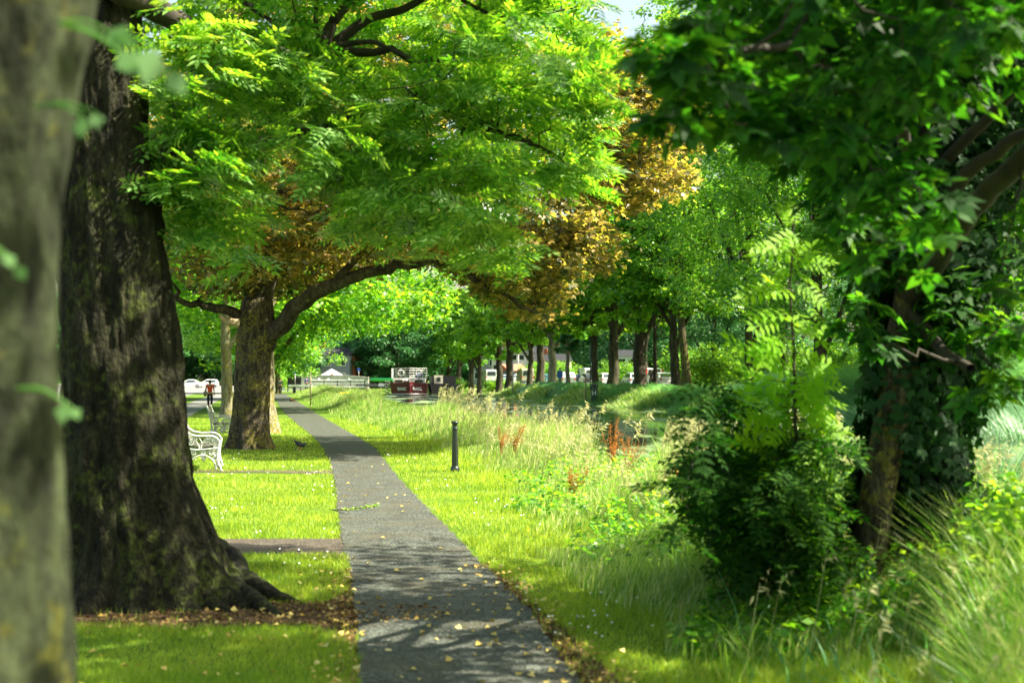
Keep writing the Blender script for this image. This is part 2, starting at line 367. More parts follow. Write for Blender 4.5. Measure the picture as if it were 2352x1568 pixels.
def blob(cx, cy, rx, ry, n=48, seed=1, amp=.18):
    return [(cx + rx * math.cos(a) * (1 + amp * math.sin(3 * a + seed) + amp * .5 * math.sin(7 * a + seed * 2) + amp * .3 * math.sin(13 * a)), cy + ry * math.sin(a) * (1 + amp * math.sin(2 * a + seed * 3) + amp * .4 * math.sin(9 * a))) for a in [2 * PI * i / n for i in range(n)]]
flat('bare_earth', blob(-2.15, 10.3, 1.75, .55, seed=2, amp=.1), .004, M['dirt'])
ribbon('path_edge', np.arange(6, 13.2, .1), lambda y: float(xr(y)) - .05, lambda y: float(xr(y)) + .10 + max(0, 11 - y) * .07, .004, M['dirt'], nx=3, jit=.03, seed=4)
flat('earth_by_path', [(float(xl(y)) + .03, y) for y in np.arange(6.5, 12.3, .3)] + [(float(xl(y)) - .06 - .35 * math.exp(-((y - 10.2) / .8) ** 2) - .04 * math.sin(9 * y), y) for y in np.arange(12.2, 6.4, -.3)], .003, M['dirt'])
wa = [(float(xp(y)) + 5.0, y) for y in (-60, 0, 20, 40, 60, 80, 100, 150, 180)] + [(float(xp(y)) + 25, y) for y in (180, 150, 100, 80, 60, 40, 20, 0, -60)]
flat('water', wa, WATER, M['water'])

# ------------------------------------------------------------------ leaf fields
def frames(n_up, dirv):
    n_up = n_up / (np.linalg.norm(n_up, axis=1, keepdims=True) + 1e-9)
    d = dirv - (dirv * n_up).sum(1, keepdims=True) * n_up
    d = d / (np.linalg.norm(d, axis=1, keepdims=True) + 1e-9)
    return d, np.cross(n_up, d), n_up
def scatter(T, Fq, P, up, dirv, sc):
    """template T(k,3): x across, y along, z up; quads Fq"""
    d, a, n = frames(up, dirv)
    V = P[:, None, :] + sc[:, None, None] * (T[None, :, 0:1] * a[:, None, :] + T[None, :, 1:2] * d[:, None, :] + T[None, :, 2:3] * n[:, None, :])
    k = len(T); F = Fq[None] + (np.arange(len(P)) * k)[:, None, None]
    return V.reshape(-1, 3), F.reshape(-1, Fq.shape[1])
T_SIMPLE = np.array([(0, 0, 0), (.32, .45, .06), (0, 1, -.05), (-.32, .45, .06)]); F_SIMPLE = np.array([(0, 1, 2, 3)])
def pinnate(pairs=5, w_=.26, l=.3):
    T, F = [], []
    def leaf(bx, by, ang, s, dz):
        c, sn = math.cos(ang), math.sin(ang); o = len(T)
        for u, v, z in ((0, 0, 0), (w_ / 2, .45, .02), (0, 1, -.06), (-w_ / 2, .45, .02)):
            u *= s; v *= s * 1.0
            T.append((bx + u * c + v * sn, by - u * sn + v * c, z * s + dz - .1 * (by ** 2)))
        F.append((o, o + 1, o + 2, o + 3))
    for i in range(pairs):
        y = .14 + .68 * i / (pairs - 1)
        for sd_ in (-1, 1): leaf(0, y, sd_ * (1.15 - .25 * i / pairs), l * (1 - .15 * abs(i - pairs / 2) / pairs), -.02)
    leaf(0, .85, 0, l, 0)
    o = len(T); T.extend([(.012, 0, 0), (.008, .9, -.08), (-.008, .9, -.08), (-.012, 0, 0)]); F.append((o, o + 1, o + 2, o + 3))
    return np.array(T), np.array(F)
T_PIN, F_PIN = pinnate(5, .36, .33)
T_PIN4, F_PIN4 = pinnate(4, .42, .34)
def palm():
    T, F = [], []
    for ang, L, w_ in ((-2.0, .5, .3), (-1.0, .85, .4), (0, 1.0, .44), (1.0, .85, .4), (2.0, .5, .3)):
        c, s = math.cos(ang), math.sin(ang); o = len(T)
        for u, v, z in ((0, -.02, 0), (w_ / 2, .5, .05), (0, 1, -.08), (-w_ / 2, .5, .05)):
            T.append((u * L * c + v * L * s, .0 - u * L * s + v * L * c + .3, z + .015 * (len(F) % 2)))
        F.append((o, o + 1, o + 2, o + 3))
    # broad body
    o = len(T); T.extend([(0, .1, .0), (.34, .42, .03), (0, .72, -.02), (-.34, .42, .03)]); F.append((o, o + 1, o + 2, o + 3))
    o = len(T); T.extend([(.008, -.45, -.05), (.008, .15, 0), (-.008, .15, 0), (-.008, -.45, -.05)]); F.append((o, o + 1, o + 2, o + 3))
    return np.array(T), np.array(F)
T_PALM, F_PALM = palm()
def palm_lo():
    T = [(0, 0, 0), (.5, .2, .05), (.62, .62, -.05), (.22, .6, .03), (0, 1.05, -.06), (-.22, .6, .03), (-.62, .62, -.05), (-.5, .2, .05)]
    return np.array(T), np.array([(0, 1, 2, 3), (0, 3, 4, 5), (0, 5, 6, 7)])
T_PLO, F_PLO = palm_lo()
def leafcloud(name, centers, rad, per, tmpl, size, mat, parent, seed=0, flat_=.55, droop=.25, tilt=.5, shell=.5, sz=.3):
    """leaves gathered in clumps round the given centres"""
    rng = np.random.default_rng(seed); T, Fq = tmpl
    c = np.repeat(centers, per, axis=0); n = len(c)
    rad = np.broadcast_to(np.asarray(rad, float), (len(centers),)); rr = np.repeat(rad, per)
    v = rng.normal(size=(n, 3)); v /= np.linalg.norm(v, axis=1, keepdims=True)
    rad_ = rr * (shell + (1 - shell) * rng.random(n)) * rng.random(n) ** .25
    off = v * rad_[:, None]; off[:, 2] *= flat_
    P = c + off
    up = np.stack([rng.normal(0, tilt, n), rng.normal(0, tilt, n), np.ones(n)], 1) + v * .45
    d = off / (rr[:, None] + 1e-6) + rng.normal(0, .45, (n, 3)); d[:, 2] -= droop
    s = size * (1 - sz + 2 * sz * rng.random(n))
    V, F = scatter(T, Fq, P, up, d, s)
    return link(name, np_mesh(name, V, F), mat, parent)
def limb(pts, r0, r1, n=8, wob=.0, seed=0):
    pts = [Vector(p) for p in pts]; out = []
    # smooth resample
    for i in range(len(pts) - 1):
        p0, p1, p2, p3 = pts[max(i - 1, 0)], pts[i], pts[i + 1], pts[min(i + 2, len(pts) - 1)]
        for k in range(4):
            t = k / 4
            out.append(.5 * ((2 * p1) + (p2 - p0) * t + (2 * p0 - 5 * p1 + 4 * p2 - p3) * t * t + (3 * p1 - p0 - 3 * p2 + p3) * t ** 3))
    out.append(pts[-1])
    rnd = random.Random(seed)
    if wob: out = [out[0]] + [p + Vector((rnd.gauss(0, wob), rnd.gauss(0, wob), rnd.gauss(0, wob))) for p in out[1:-1]] + [out[-1]]
    N = len(out); rs = [r0 + (r1 - r0) * i / (N - 1) for i in range(N)]
    return out, rs
def tubes_np(paths, n=6):
    Vs, Fs, o = [], [], 0
    for pts, rs in paths:
        N = len(pts); P = np.array([tuple(p) for p in pts]); rs = np.array(rs)
        t = np.gradient(P, axis=0); t /= np.linalg.norm(t, axis=1, keepdims=True) + 1e-9
        ref = np.where(np.abs(t[:, 2:3]) < .9, np.array([[0, 0, 1.]]), np.array([[0, 1., 0]]))
        a = np.cross(t, ref); a /= np.linalg.norm(a, axis=1, keepdims=True) + 1e-9; b = np.cross(t, a)
        ang = np.arange(n) * 2 * PI / n
        V = P[:, None] + rs[:, None, None] * (a[:, None] * np.cos(ang)[None, :, None] + b[:, None] * np.sin(ang)[None, :, None])
        i, k = np.meshgrid(np.arange(N - 1), np.arange(n), indexing='ij'); i = i.ravel(); k = k.ravel()
        F = np.stack([i * n + k, i * n + (k + 1) % n, (i + 1) * n + (k + 1) % n, (i + 1) * n + k], 1)
        Vs.append(V.reshape(-1, 3)); Fs.append(F + o); o += N * n
    return np.vstack(Vs), np.vstack(Fs)
def twigs(limbs, centers, seed=0, r0=.03, r1=.006, maxr=.06, steps=4, sag=.05, n=5):
    """join every clump centre to the nearest wood already there"""
    rng = np.random.default_rng(seed)
    nodes = [np.array([tuple(p) for p in l[0][1:]]) for l in limbs]; nodes = np.vstack(nodes); 
    nr = np.concatenate([np.array(l[1][1:]) for l in limbs])
    order = np.argsort([np.min(np.linalg.norm(nodes - c, axis=1)) for c in centers])
    paths = []
    for k in order:
        c = centers[k]; dd = np.linalg.norm(nodes - c, axis=1); j = int(np.argmin(dd)); p = nodes[j]; L = dd[j]
        if L < 1e-3: continue
        ts = np.linspace(0, 1, steps + 2)
        pts = p + (c - p) * ts[:, None]
        pts[1:-1] += rng.normal(0, .06 * L, (steps, 3)); pts[:, 2] += -4 * sag * L * ts * (1 - ts) * -1
        ra = min(maxr, nr[j] * .75, r0 * (0.5 + L)); ra = max(ra, r1 * 1.3); rs = np.linspace(ra, r1, len(ts))
        paths.append((pts, rs)); nodes = np.vstack([nodes, pts[1:]]); nr = np.concatenate([nr, rs[1:]])
    return paths
def in_poly(x, y, poly):
    ins = np.zeros(len(x), bool); n = len(poly); j = n - 1
    for i in range(n):
        xi, yi = poly[i]; xj, yj = poly[j]
        c = ((yi > y) != (yj > y)) & (x < (xj - xi) * (y - yi) / (yj - yi + 1e-12) + xi); ins ^= c; j = i
    return ins
def crown_points(poly, d0, d1, n, seed=0, dref=None, shrink=.55, mind=0):
    """crown outline measured at its middle distance, rounded off towards and away from the viewer, as real points"""
    rng = np.random.default_rng(seed); P = np.array(poly, float); c = P.mean(0); dref = dref or (d0 + d1) / 2
    out = []
    x0, x1, y0, y1 = P[:, 0].min(), P[:, 0].max(), P[:, 1].min(), P[:, 1].max(); tries = 0
    while len(out) < n and tries < n * 60:
        tries += 1
        t = rng.uniform(-1, 1); k = 1 - shrink * t * t
        x = rng.uniform(x0, x1); y = rng.uniform(y0, y1)
        if not in_poly(np.array([x]), np.array([y]), poly)[0]: continue
        q = c + (np.array([x, y]) - c) * k; d = (d0 + d1) / 2 + t * (d1 - d0) / 2
        a = W(q[0], q[1], dref); p = np.array([a.x, d, a.z])
        if mind and out and np.min(np.linalg.norm(np.array(out) - p, axis=1)) < mind: continue
        out.append(p)
    return np.array(out)
def trunk_mesh(name, prof, mat, parent, seg=64, ring=.05, seed=0, ridge=.03, freq=9, flare=None, roots=None):
    """prof: list of (z, x, y, r) ; furrowed bark and root flare as real relief"""
    rnd = random.Random(seed); prof = sorted(prof); z0, z1 = prof[0][0], prof[-1][0]
    zs = np.arange(z0, z1 + ring, ring); Pz = [p[0] for p in prof]
    X = np.interp(zs, Pz, [p[1] for p in prof]); Y = np.interp(zs, Pz, [p[2] for p in prof]); Rr = np.interp(zs, Pz, [p[3] for p in prof])
    V = []
    for z, x, y, r in zip(zs, X, Y, Rr):
        for k in range(seg):
            a = 2 * PI * k / seg; ca, sa = math.cos(a), math.sin(a)
            f = mnoise.noise(Vector((ca * freq * r, sa * freq * r, z * 1.3 + seed * 7))) * ridge
            f += abs(mnoise.noise(Vector((ca * freq * 3 * r, sa * freq * 3 * r, z * 3 + seed)))) * ridge * .8
            f += mnoise.noise(Vector((ca * 1.6, sa * 1.6, z * .8 + seed * 3))) * r * .09
            rr = r + f; dz = 0
            if roots:
                h = z - z0
                for (ra, rl, rw, rh) in roots:
                    da = (a - ra + PI) % (2 * PI) - PI
                    rr += rl * math.exp(-(da / rw) ** 2) * math.exp(-h / rh)
            V.append((x + rr * ca, y + rr * sa, z))
    n = len(zs); i, k = np.meshgrid(np.arange(n - 1), np.arange(seg), indexing='ij'); i = i.ravel(); k = k.ravel()
    F = np.stack([i * seg + k, i * seg + (k + 1) % seg, (i + 1) * seg + (k + 1) % seg, (i + 1) * seg + k], 1)
    return np.array(V), F
GROUPS = {}

# ------------------------------------------------------------------ the ash with the great rooted trunk
A0 = G(300, 1375)            # foot of the great trunk
ash = empty('ash_tree', A0, 'huge dark rough trunk with roots spreading over bare earth, bright feathery leaves overhead', 'tree')
def rel(P, o): return [Vector(p) - Vector(o) for p in P]
d_a = A0.y
def tp(yov, xl_, xr_):
    a, b = W(xl_, yov, d_a), W(xr_, yov, d_a); return (a.z, (a.x + b.x) / 2 - A0.x, 0, (b.x - a.x) / 2)
prof = [tp(-260, 130, 345), tp(-60, 125, 340), tp(200, 120, 333), tp(330, 120, 342), tp(420, 122, 352), tp(500, 126, 365), tp(600, 132, 385), tp(700, 135, 400), tp(800, 136, 411),
        tp(900, 140, 423), tp(1000, 143, 437), tp(1100, 147, 452), tp(1200, 150, 482), tp(1270, 152, 500), tp(1330, 150, 515)]
zb = prof[-1]; prof.append((-0.12, zb[1], 0, zb[3] * 1.03))
prof = [(z, x, y, r - .03) for z, x, y, r in prof]
roots = [(-.42, .8, .17, .22), (-.85, .5, .2, .16), (-1.35, .3, .3, .22), (-2.0, .35, .24, .2), (-2.7, .4, .26, .22), (.5, .5, .3, .2), (1.5, .4, .4, .2), (2.6, .4, .3, .2)]
Vt, Ft = trunk_mesh('trunk', prof, None, None, seg=150, ring=.022, seed=3, ridge=.06, freq=10, roots=roots)
def lp(*a): return W(*a) - A0
limbs_a = [limb([lp(280, 300, 10.9), lp(340, 345, 11.2), lp(420, 372, 11.4), lp(500, 365, 11.6), lp(565, 335, 12), lp(720, 300, 12.3), lp(950, 240, 12.8), lp(1130, 290, 13), lp(1290, 370, 13)], .105, .012, wob=.02, seed=1),
           limb([lp(500, 362, 11.6), lp(560, 420, 11.7), lp(640, 470, 11.8), lp(735, 485, 12)], .028, .006, wob=.01, seed=2),
           limb([lp(250, -40, 10.6), lp(420, 60, 11.3), lp(600, 120, 11.8), lp(745, 122, 12.2), lp(900, 118, 12.5), lp(1020, 150, 12.8)], .11, .014, wob=.02, seed=3),
           limb([lp(742, 122, 12.2), lp(760, 60, 12.2), lp(790, 20, 12.3), lp(850, -30, 12.4), lp(950, -120, 12.5)], .06, .03, seed=4),
           limb([lp(745, 120, 12.2), lp(790, 85, 12.3), lp(850, 42, 12.4), lp(930, 20, 12.5), lp(1010, -30, 12.6), lp(1120, -100, 12.6)], .055, .025, seed=5),
           limb([lp(735, 118, 12.2), lp(725, 40, 12.3), lp(735, -50, 12.3)], .028, .015, seed=6),
           limb([lp(760, 108, 12.2), lp(850, 96, 12.1), lp(905, 118, 12.0), lp(1000, 160, 12)], .03, .008, seed=7),
           limb([lp(1020, 250, 12.6), lp(1090, 275, 12.5), lp(1190, 320, 12.4), lp(1270, 352, 12.3)], .03, .008, wob=.01, seed=8),
           limb([lp(560, 5, 11.5), lp(620, 45, 11.6), lp(700, 52, 11.8), lp(760, 100, 12)], .02, .008, seed=9),
           limb([lp(1060, 0, 12.4), lp(1150, 40, 12.4), lp(1260, 30, 12.5), lp(1350, 10, 12.5)], .02, .006, seed=10),
           limb([lp(250, -40, 10.6), lp(100, -150, 11), lp(-200, -250, 11.5)], .15, .04, seed=11),
           limb([lp(250, -150, 10.6), lp(500, -350, 12), lp(800, -500, 13)], .14, .03, seed=12)]
PA = [(385, -260), (400, -60), (395, 120), (385, 300), (385, 520), (430, 580), (500, 600), (585, 590), (575, 520), (565, 400), (560, 330), (640, 290), (720, 290), (770, 380), (800, 470), (860, 500), (930, 515), (1000, 560), (1090, 570), (1160, 560), (1150, 470), (1200, 430), (1290, 430), (1370, 400), (1400, 330), (1395, 240), (1370, 160), (1330, 60), (1330, -260)]
cA = crown_points(PA, 11.2, 14.4, 250, seed=4, dref=12.6, shrink=.12, mind=.3)
def thin(c):
    px = c[:, 0] / c[:, 1] * 3266.7 + 1176; py = 868 - (c[:, 2] - CAMZ) / c[:, 1] * 3266.7; d = c[:, 1]
    bad = (px > 690) & (px < 1060) & (py > -60) & (py < 165) & (d < 13.0)
    bad |= (px > 470) & (px < 620) & (py > 300) & (py < 420) & (d < 12.6)
    bad |= (px > 590) & (px < 760) & (py > 330)
    bad |= (px > 1040) & (px < 1290) & (py > 240) & (py < 370) & (d < 12.7)
    return c[~bad]
cA = thin(cA)
cA2 = crown_points([(-400, -1100), (-400, -150), (1350, -250), (1300, -800), (900, -1200)], 10, 16, 24, seed=9, dref=12.6, shrink=.2)
cA3 = np.array([tuple(W(*a)) for a in [(375, 330, 10.9), (430, 360, 11), (400, 280, 11), (455, 320, 11), (500, 300, 11.2), (370, 400, 11), (480, 140, 11), (420, 60, 11), (540, 60, 11.2), (600, 150, 11.3), (660, 90, 11.4), (380, 180, 10.9), (520, 470, 11.2), (450, 500, 11.2)]])
cA = np.vstack([cA, cA2, cA3]) - np.array(A0)[None]
tw = twigs(limbs_a, cA, 5, r0=.018, r1=.004, maxr=.03, sag=.04)
rt = []
for k, pts in enumerate([[(500, 1345), (550, 1366), (610, 1382), (690, 1392)], [(470, 1310), (520, 1372), (580, 1400), (640, 1422)], [(400, 1340), (440, 1385), (470, 1400), (520, 1412)], [(240, 1350), (215, 1392), (180, 1402)]]):
    gp_ = [G(a, b) - A0 for a, b in pts]; zz = [.20, .10, .045, -.02] if len(pts) == 4 else [.15, .05, -.02]
    if k == 3: zz = [.12, .05, -.02]
    gp_ = [Vector((-.05 + .2 * (k == 0), .0, .28))] + [p + Vector((0, .12, z)) for p, z in zip(gp_, zz)]
    o_, r_ = limb(gp_, .17, .03, wob=.008, seed=k + 60); rt.append((o_, r_))
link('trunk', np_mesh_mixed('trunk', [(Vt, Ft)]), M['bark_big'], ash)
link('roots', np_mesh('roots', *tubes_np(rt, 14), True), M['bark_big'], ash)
link('branches', np_mesh('branches', *tubes_np([(l[0], l[1]) for l in limbs_a] + tw, 7), True), M['twig'], ash)
def rosettes(name, centers, rad, shoots, leaves, size, mat, parent, seed):
    rng = np.random.default_rng(seed); c = np.repeat(centers, shoots, 0); n = len(c)
    v = rng.normal(size=(n, 3)); v /= np.linalg.norm(v, axis=1, keepdims=True); off = v * rad * rng.random((n, 1)) ** .4; off[:, 2] *= .7; tip = c + off
    sd_ = v + rng.normal(0, .35, (n, 3)); sd_[:, 2] = np.abs(sd_[:, 2]) * .4 - .25; sd_ /= np.linalg.norm(sd_, axis=1, keepdims=True)
    a, b, t = frames(sd_, rng.normal(size=(n, 3)))
    P = np.repeat(tip, leaves, 0); ang = np.tile(np.arange(leaves) * 2.4, n) + np.repeat(rng.random(n) * 6.28, leaves)
    rad_ = np.repeat(a, leaves, 0) * np.cos(ang)[:, None] + np.repeat(b, leaves, 0) * np.sin(ang)[:, None]; T = np.repeat(t, leaves, 0)
    k = np.tile(np.linspace(0, 1, leaves), n)[:, None]
    P = P - T * .14 * k * size / .25
    D = rad_ * (.45 + .65 * k) + T * .75 + np.array([0, 0, -.38]) + rng.normal(0, .12, (n * leaves, 3))
    U = T * .5 - rad_ * .35 + np.array([0, 0, 1.0]) + rng.normal(0, .22, (n * leaves, 3))
    V, F = scatter(T_PIN, F_PIN, P, U, D, size * (.7 + .5 * rng.random(n * leaves)))
    return link(name, np_mesh(name, V, F), mat, parent)
rosettes('crown', cA, .36, 5, 7, .30, M['leaf_ash'], ash, 11)

# ------------------------------------------------------------------ the near pale trunk at the left edge
N0 = Vector((-1.33, 3.25, 0))
near = empty('lime_tree', N0, 'out of focus pale grey trunk with yellow lichen spots filling the left edge', 'tree')
def npf(yov, xr_, r): a = W(xr_, yov, 3.25); return (a.z, a.x - r - .03 - N0.x, 0, r)
profn = [npf(-200, 300, .44), npf(0, 228, .40), npf(100, 212, .39), npf(180, 190, .38), npf(300, 172, .37), npf(420, 152, .36), npf(600, 137, .36), npf(800, 134, .365), npf(1000, 143, .38), npf(1300, 150, .39), npf(1568, 160, .41)]
profn.append((-.1, profn[-1][1], 0, .62)); profn.append((.3, profn[-2][1], 0, .46))
Vn, Fn = trunk_mesh('t', profn, None, None, seg=90, ring=.03, seed=8, ridge=.02, freq=12)
nl = [limb([(-.15, 0, 2.4), (.0, .35, 2.95), (.25, .9, 3.6), (.6, 1.6, 4.6)], .22, .1, seed=1), limb([(-.3, 0, 2.5), (-.8, .2, 3.6), (-1.4, .3, 5)], .22, .09, seed=2), limb([(-.3, 0, 2.6), (-.4, -.6, 4), (-.5, -1, 5.5)], .18, .08, seed=3),
      limb([tuple(W(290, 60, 4.4) - N0), tuple(W(330, 40, 4.5) - N0), tuple(W(380, -60, 4.7) - N0)], .12, .1, seed=5)]
rng0 = np.random.default_rng(77)
cN = rng0.normal(0, 1, (70, 3)) * np.array([1.9, 1.6, .6]) + np.array([.5, .9, 5.4]); cN = cN[cN[:, 2] > 4.1]  # crown above the view, spread rightward to shade trunk and foreground
twn = twigs(nl, cN, 3, r0=.03, r1=.006, maxr=.05)
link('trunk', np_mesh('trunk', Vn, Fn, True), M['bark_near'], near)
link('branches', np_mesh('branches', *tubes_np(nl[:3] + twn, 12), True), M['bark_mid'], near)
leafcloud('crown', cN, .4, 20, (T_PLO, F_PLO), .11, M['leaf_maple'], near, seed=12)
# sprouts on the bark
sprp = [(245, 70, 2.95, .07), (275, 115, 2.9, .075), (300, 140, 3.0, .05), (355, 110, 2.9, .085), (385, 165, 2.9, .06), (190, 268, 2.95, .05), (220, 258, 2.93, .04), (12, 580, 2.75, .035), (38, 610, 2.75, .035), (150, 925, 2.95, .045), (165, 935, 3.0, .035)]
Ps = np.array([tuple(W(a, b, c) - N0) for a, b, c, s in sprp]); rs_ = np.random.default_rng(5)
Vs_, Fs_ = scatter(T_SIMPLE * np.array([1.3, 1, 1]), F_SIMPLE, Ps, rs_.normal(0, .3, (len(Ps), 3)) + np.array([.1, -1, .4]), rs_.normal(0, .5, (len(Ps), 3)) + np.array([.6, 0, -.7]), np.array([s[3] for s in sprp]))
ldir = rs_.normal(0, .5, (len(Ps), 3)) + np.array([.6, 0, -.7]); lup = rs_.normal(0, .3, (len(Ps), 3)) + np.array([.1, -1, .4])
for grp in ((0, 1, 2), (3, 4), (5, 6), (7, 8), (9, 10)):
    q0 = Vector(Ps[grp[0]]) + Vector((-.12, .06, .03)); g_ = list(grp)
    tws_ = [limb([q0, q0.lerp(Vector(Ps[i]), .5) + Vector((0, 0, .015)), Vector(Ps[i])], .004, .002) for i in g_]
    Vt_, Ft_ = tubes_np(tws_, 6); Vl_, Fl_ = scatter(T_SIMPLE * np.array([1.3, 1, 1]), F_SIMPLE, Ps[g_], lup[g_], ldir[g_], np.array([sprp[i][3] for i in g_]))
    link('sprout', np_mesh_mixed('sprout', [(Vt_, Ft_), (Vl_, Fl_)], False), M['leaf_pale'], near)

# ------------------------------------------------------------------ copper maple
K0 = G(575, 1030)
cop = empty('copper_maple', K0, 'stout dark tree with coppery orange leaves and a long limb over the path', 'tree')
dk = K0.y
def kp(yov, a_, b_): a, b = W(a_, yov, dk), W(b_, yov, dk); return (a.z, (a.x + b.x) / 2 - K0.x, 0, (b.x - a.x) / 2)
profk = [kp(690, 555, 625), kp(740, 548, 632), kp(790, 545, 628), kp(850, 541, 620), kp(900, 539, 617), kp(950, 535, 615), kp(990, 530, 617), kp(1010, 528, 618), (-.1, .0, 0, .47)]
Vk, Fk = trunk_mesh('t', profk, None, None, seg=90, ring=.04, seed=5, ridge=.04, freq=7, roots=[(-.5, .45, .25, .2), (-1.5, .2, .4, .25), (-2.6, .4, .3, .22), (.6, .35, .3, .2), (2., .3, .4, .2)])
def kq(*a): return W(*a) - K0
limbs_k = [limb([kq(600, 800, dk), kq(645, 745, dk - .2), kq(700, 690, dk - .5), kq(760, 655, dk - .8), kq(840, 625, dk - 1), kq(940, 604, dk - 1.2), kq(1040, 600, dk - 1.3), kq(1110, 650, dk - 1.4), kq(1200, 700, dk - 1.4), kq(1290, 745, dk - 1.5)], .25, .02, wob=.04, seed=1),
           limb([kq(1040, 600, dk - 1.3), kq(1120, 605, dk - 1.2), kq(1220, 570, dk - 1), kq(1330, 520, dk - .6)], .07, .02, wob=.04, seed=2),
           limb([kq(565, 740, dk), kq(520, 712, dk - .3), kq(470, 700, dk - .6), kq(400, 685, dk - 1), kq(250, 640, dk - 1.3)], .15, .04, wob=.03, seed=3),
           limb([kq(590, 700, dk), kq(612, 600, dk + .2), kq(640, 480, dk + .3), kq(690, 370, dk + .4), kq(760, 200, dk + .5), kq(800, 0, dk + .5)], .36, .08, wob=.05, seed=4),
           limb([kq(605, 620, dk), kq(590, 520, dk - .4), kq(575, 430, dk - .6), kq(540, 300, dk - 1), kq(500, 100, dk - 1.2)], .2, .06, wob=.05, seed=5),
           limb([kq(690, 370, dk + .4), kq(850, 300, dk + .6), kq(1050, 260, dk + .6), kq(1300, 230, dk + .5), kq(1420, 210, dk + .4), kq(1520, 170, dk + .2)], .2, .03, wob=.05, seed=6),
           limb([kq(1050, 260, dk + .6), kq(1250, 330, dk + .6), kq(1430, 350, dk + .4), kq(1560, 345, dk + .2)], .08, .02, wob=.05, seed=7),
           limb([kq(760, 660, dk - .8), kq(850, 560, dk - 1.5), kq(980, 520, dk - 2), kq(1200, 490, dk - 2.3)], .1, .03, wob=.05, seed=8),
           limb([kq(640, 480, dk + .3), kq(800, 420, dk + 2), kq(1100, 400, dk + 3)], .15, .04, wob=.05, seed=9)]
PK = [(380, -250), (300, 0), (300, 300), (330, 560), (420, 620), (540, 640), (640, 630), (740, 590), (860, 560), (980, 580), (1090, 650), (1190, 715), (1275, 740), (1320, 690), (1330, 620), (1400, 600), (1415, 545), (1330, 500), (1380, 440), (1470, 450), (1540, 440), (1540, 380), (1580, 335), (1535, 230), (1500, 150), (1450, 110), (1380, 110), (1340, 60), (1150, -60), (900, -250)]
cK = crown_points(PK, 29.0, 41, 800, seed=6, dref=34, shrink=.3)
cK = np.vstack([cK, crown_points([(400, 330), (400, 660), (560, 675), (680, 640), (760, 600), (900, 590), (1000, 600), (1180, 720), (1290, 745), (1330, 640), (1430, 610), (1420, 520), (1200, 470)], 31, 38, 520, seed=61, dref=34, shrink=.1),
                crown_points([(1330, 90), (1330, 500), (1440, 480), (1550, 460), (1600, 345), (1540, 210), (1450, 95)], 31.5, 36.5, 190, seed=62, dref=34, shrink=.1)]) - np.array(K0)[None]
twk = twigs(limbs_k, cK, 7, r0=.03, r1=.008, maxr=.07, sag=.03)
link('trunk', np_mesh('trunk', Vk, Fk, True), M['bark_mid'], cop)
link('branches', np_mesh('branches', *tubes_np([(l[0], l[1]) for l in limbs_k] + twk, 7), True), M['bark_far'], cop)
leafcloud('crown', cK, np.random.default_rng(3).uniform(.35, .75, len(cK)), 46, (T_PLO, F_PLO), .13, M['leaf_copper'], cop, seed=13, flat_=.5, droop=.35, tilt=.5, shell=.35)
mb = MB(); st = [kq(548, 742, dk - .3), kq(528, 738, dk - .4), kq(512, 732, dk - .45), kq(503, 722, dk - .5)]
mb.tube(st, [.12, .09, .06, .02], 7); mb.build('broken_limb', M['broken_wood'], cop)

# ------------------------------------------------------------------ generic trees
def tree(name, loc, label, cat, h, cr, cb, tr, leafmat_, bark, seed, nclump=160, per=90, size=.2, tmpl=None, group=None, lean=(0, 0), asp=1.0, rad=None, splits=5, flarec=.6, coff=(0, 0)):
    e = empty(name, loc, label, cat, group)
    rng = np.random.default_rng(seed); zc = (h + cb) / 2; hz = (h - cb) / 2
    main = limb([(0, 0, -.3), (lean[0] * .2, lean[1] * .2, cb * .6), (lean[0] * .5, lean[1] * .5, cb + hz * .5), (lean[0], lean[1], cb + hz * 1.3), (lean[0] * 1.1, lean[1], h * .93)], tr, tr * .16, wob=tr * .12, seed=seed)
    main[1][0] = tr * 1.45; main[1][1] = tr * 1.12
    L = [main]
    for k in range(splits):
        a = 2 * PI * (k + rng.random() * .6) / splits; z0 = cb * (.75 + .25 * rng.random()) + hz * .25 * k * .5
        f = min(.9, z0 / h); px_, py_ = lean[0] * f, lean[1] * f
        L.append(limb([(px_, py_, z0), (px_ + cr * .35 * math.cos(a), py_ + cr * .35 * math.sin(a), z0 + hz * .45), (px_ + cr * .75 * math.cos(a), py_ + cr * .75 * math.sin(a), z0 + hz * .8)], tr * .45, tr * .12, wob=tr * .1, seed=seed + k))
    v = rng.normal(size=(nclump, 3)); v /= np.linalg.norm(v, axis=1, keepdims=True)
    q = v * (rng.random(nclump) ** .3)[:, None]
    # lumpy outline
    lump = np.array([1 + .28 * mnoise.noise(Vector(tuple(x * 1.7 + seed))) for x in v])
    q *= lump[:, None]; low = q[:, 2] < 0; q[low, 0:2] *= 1 + flarec * np.abs(q[low, 2:3])
    c = q * np.array([cr * .92, cr * asp * .92, hz * .92]) + np.array([lean[0] * .8 + coff[0], lean[1] * .8 + coff[1], zc])
    tws = twigs(L, c, seed, r0=tr * .12, r1=.02, maxr=tr * .3)
    link('trunk', np_mesh('trunk', *tubes_np([(l[0], l[1]) for l in L] + tws, 9), True), M[bark], e)
    leafcloud('crown', c, rad or cr * .185, per, tmpl or (T_SIMPLE, F_SIMPLE), size, M[leafmat_], e, seed=seed + 50, flat_=.6, droop=.3, tilt=.6, shell=.4)
    return e
def place(src, loc, label, s=1.0, rz=0, group=None, sz=None):
    t = copy_tree(src); t.location = loc; t.rotation_euler = (0, 0, rz); t.scale = (s, s, sz or s)
    t['label'] = label
    if group: t['group'] = group
    return t
g2 = 'trees lining the footpath'
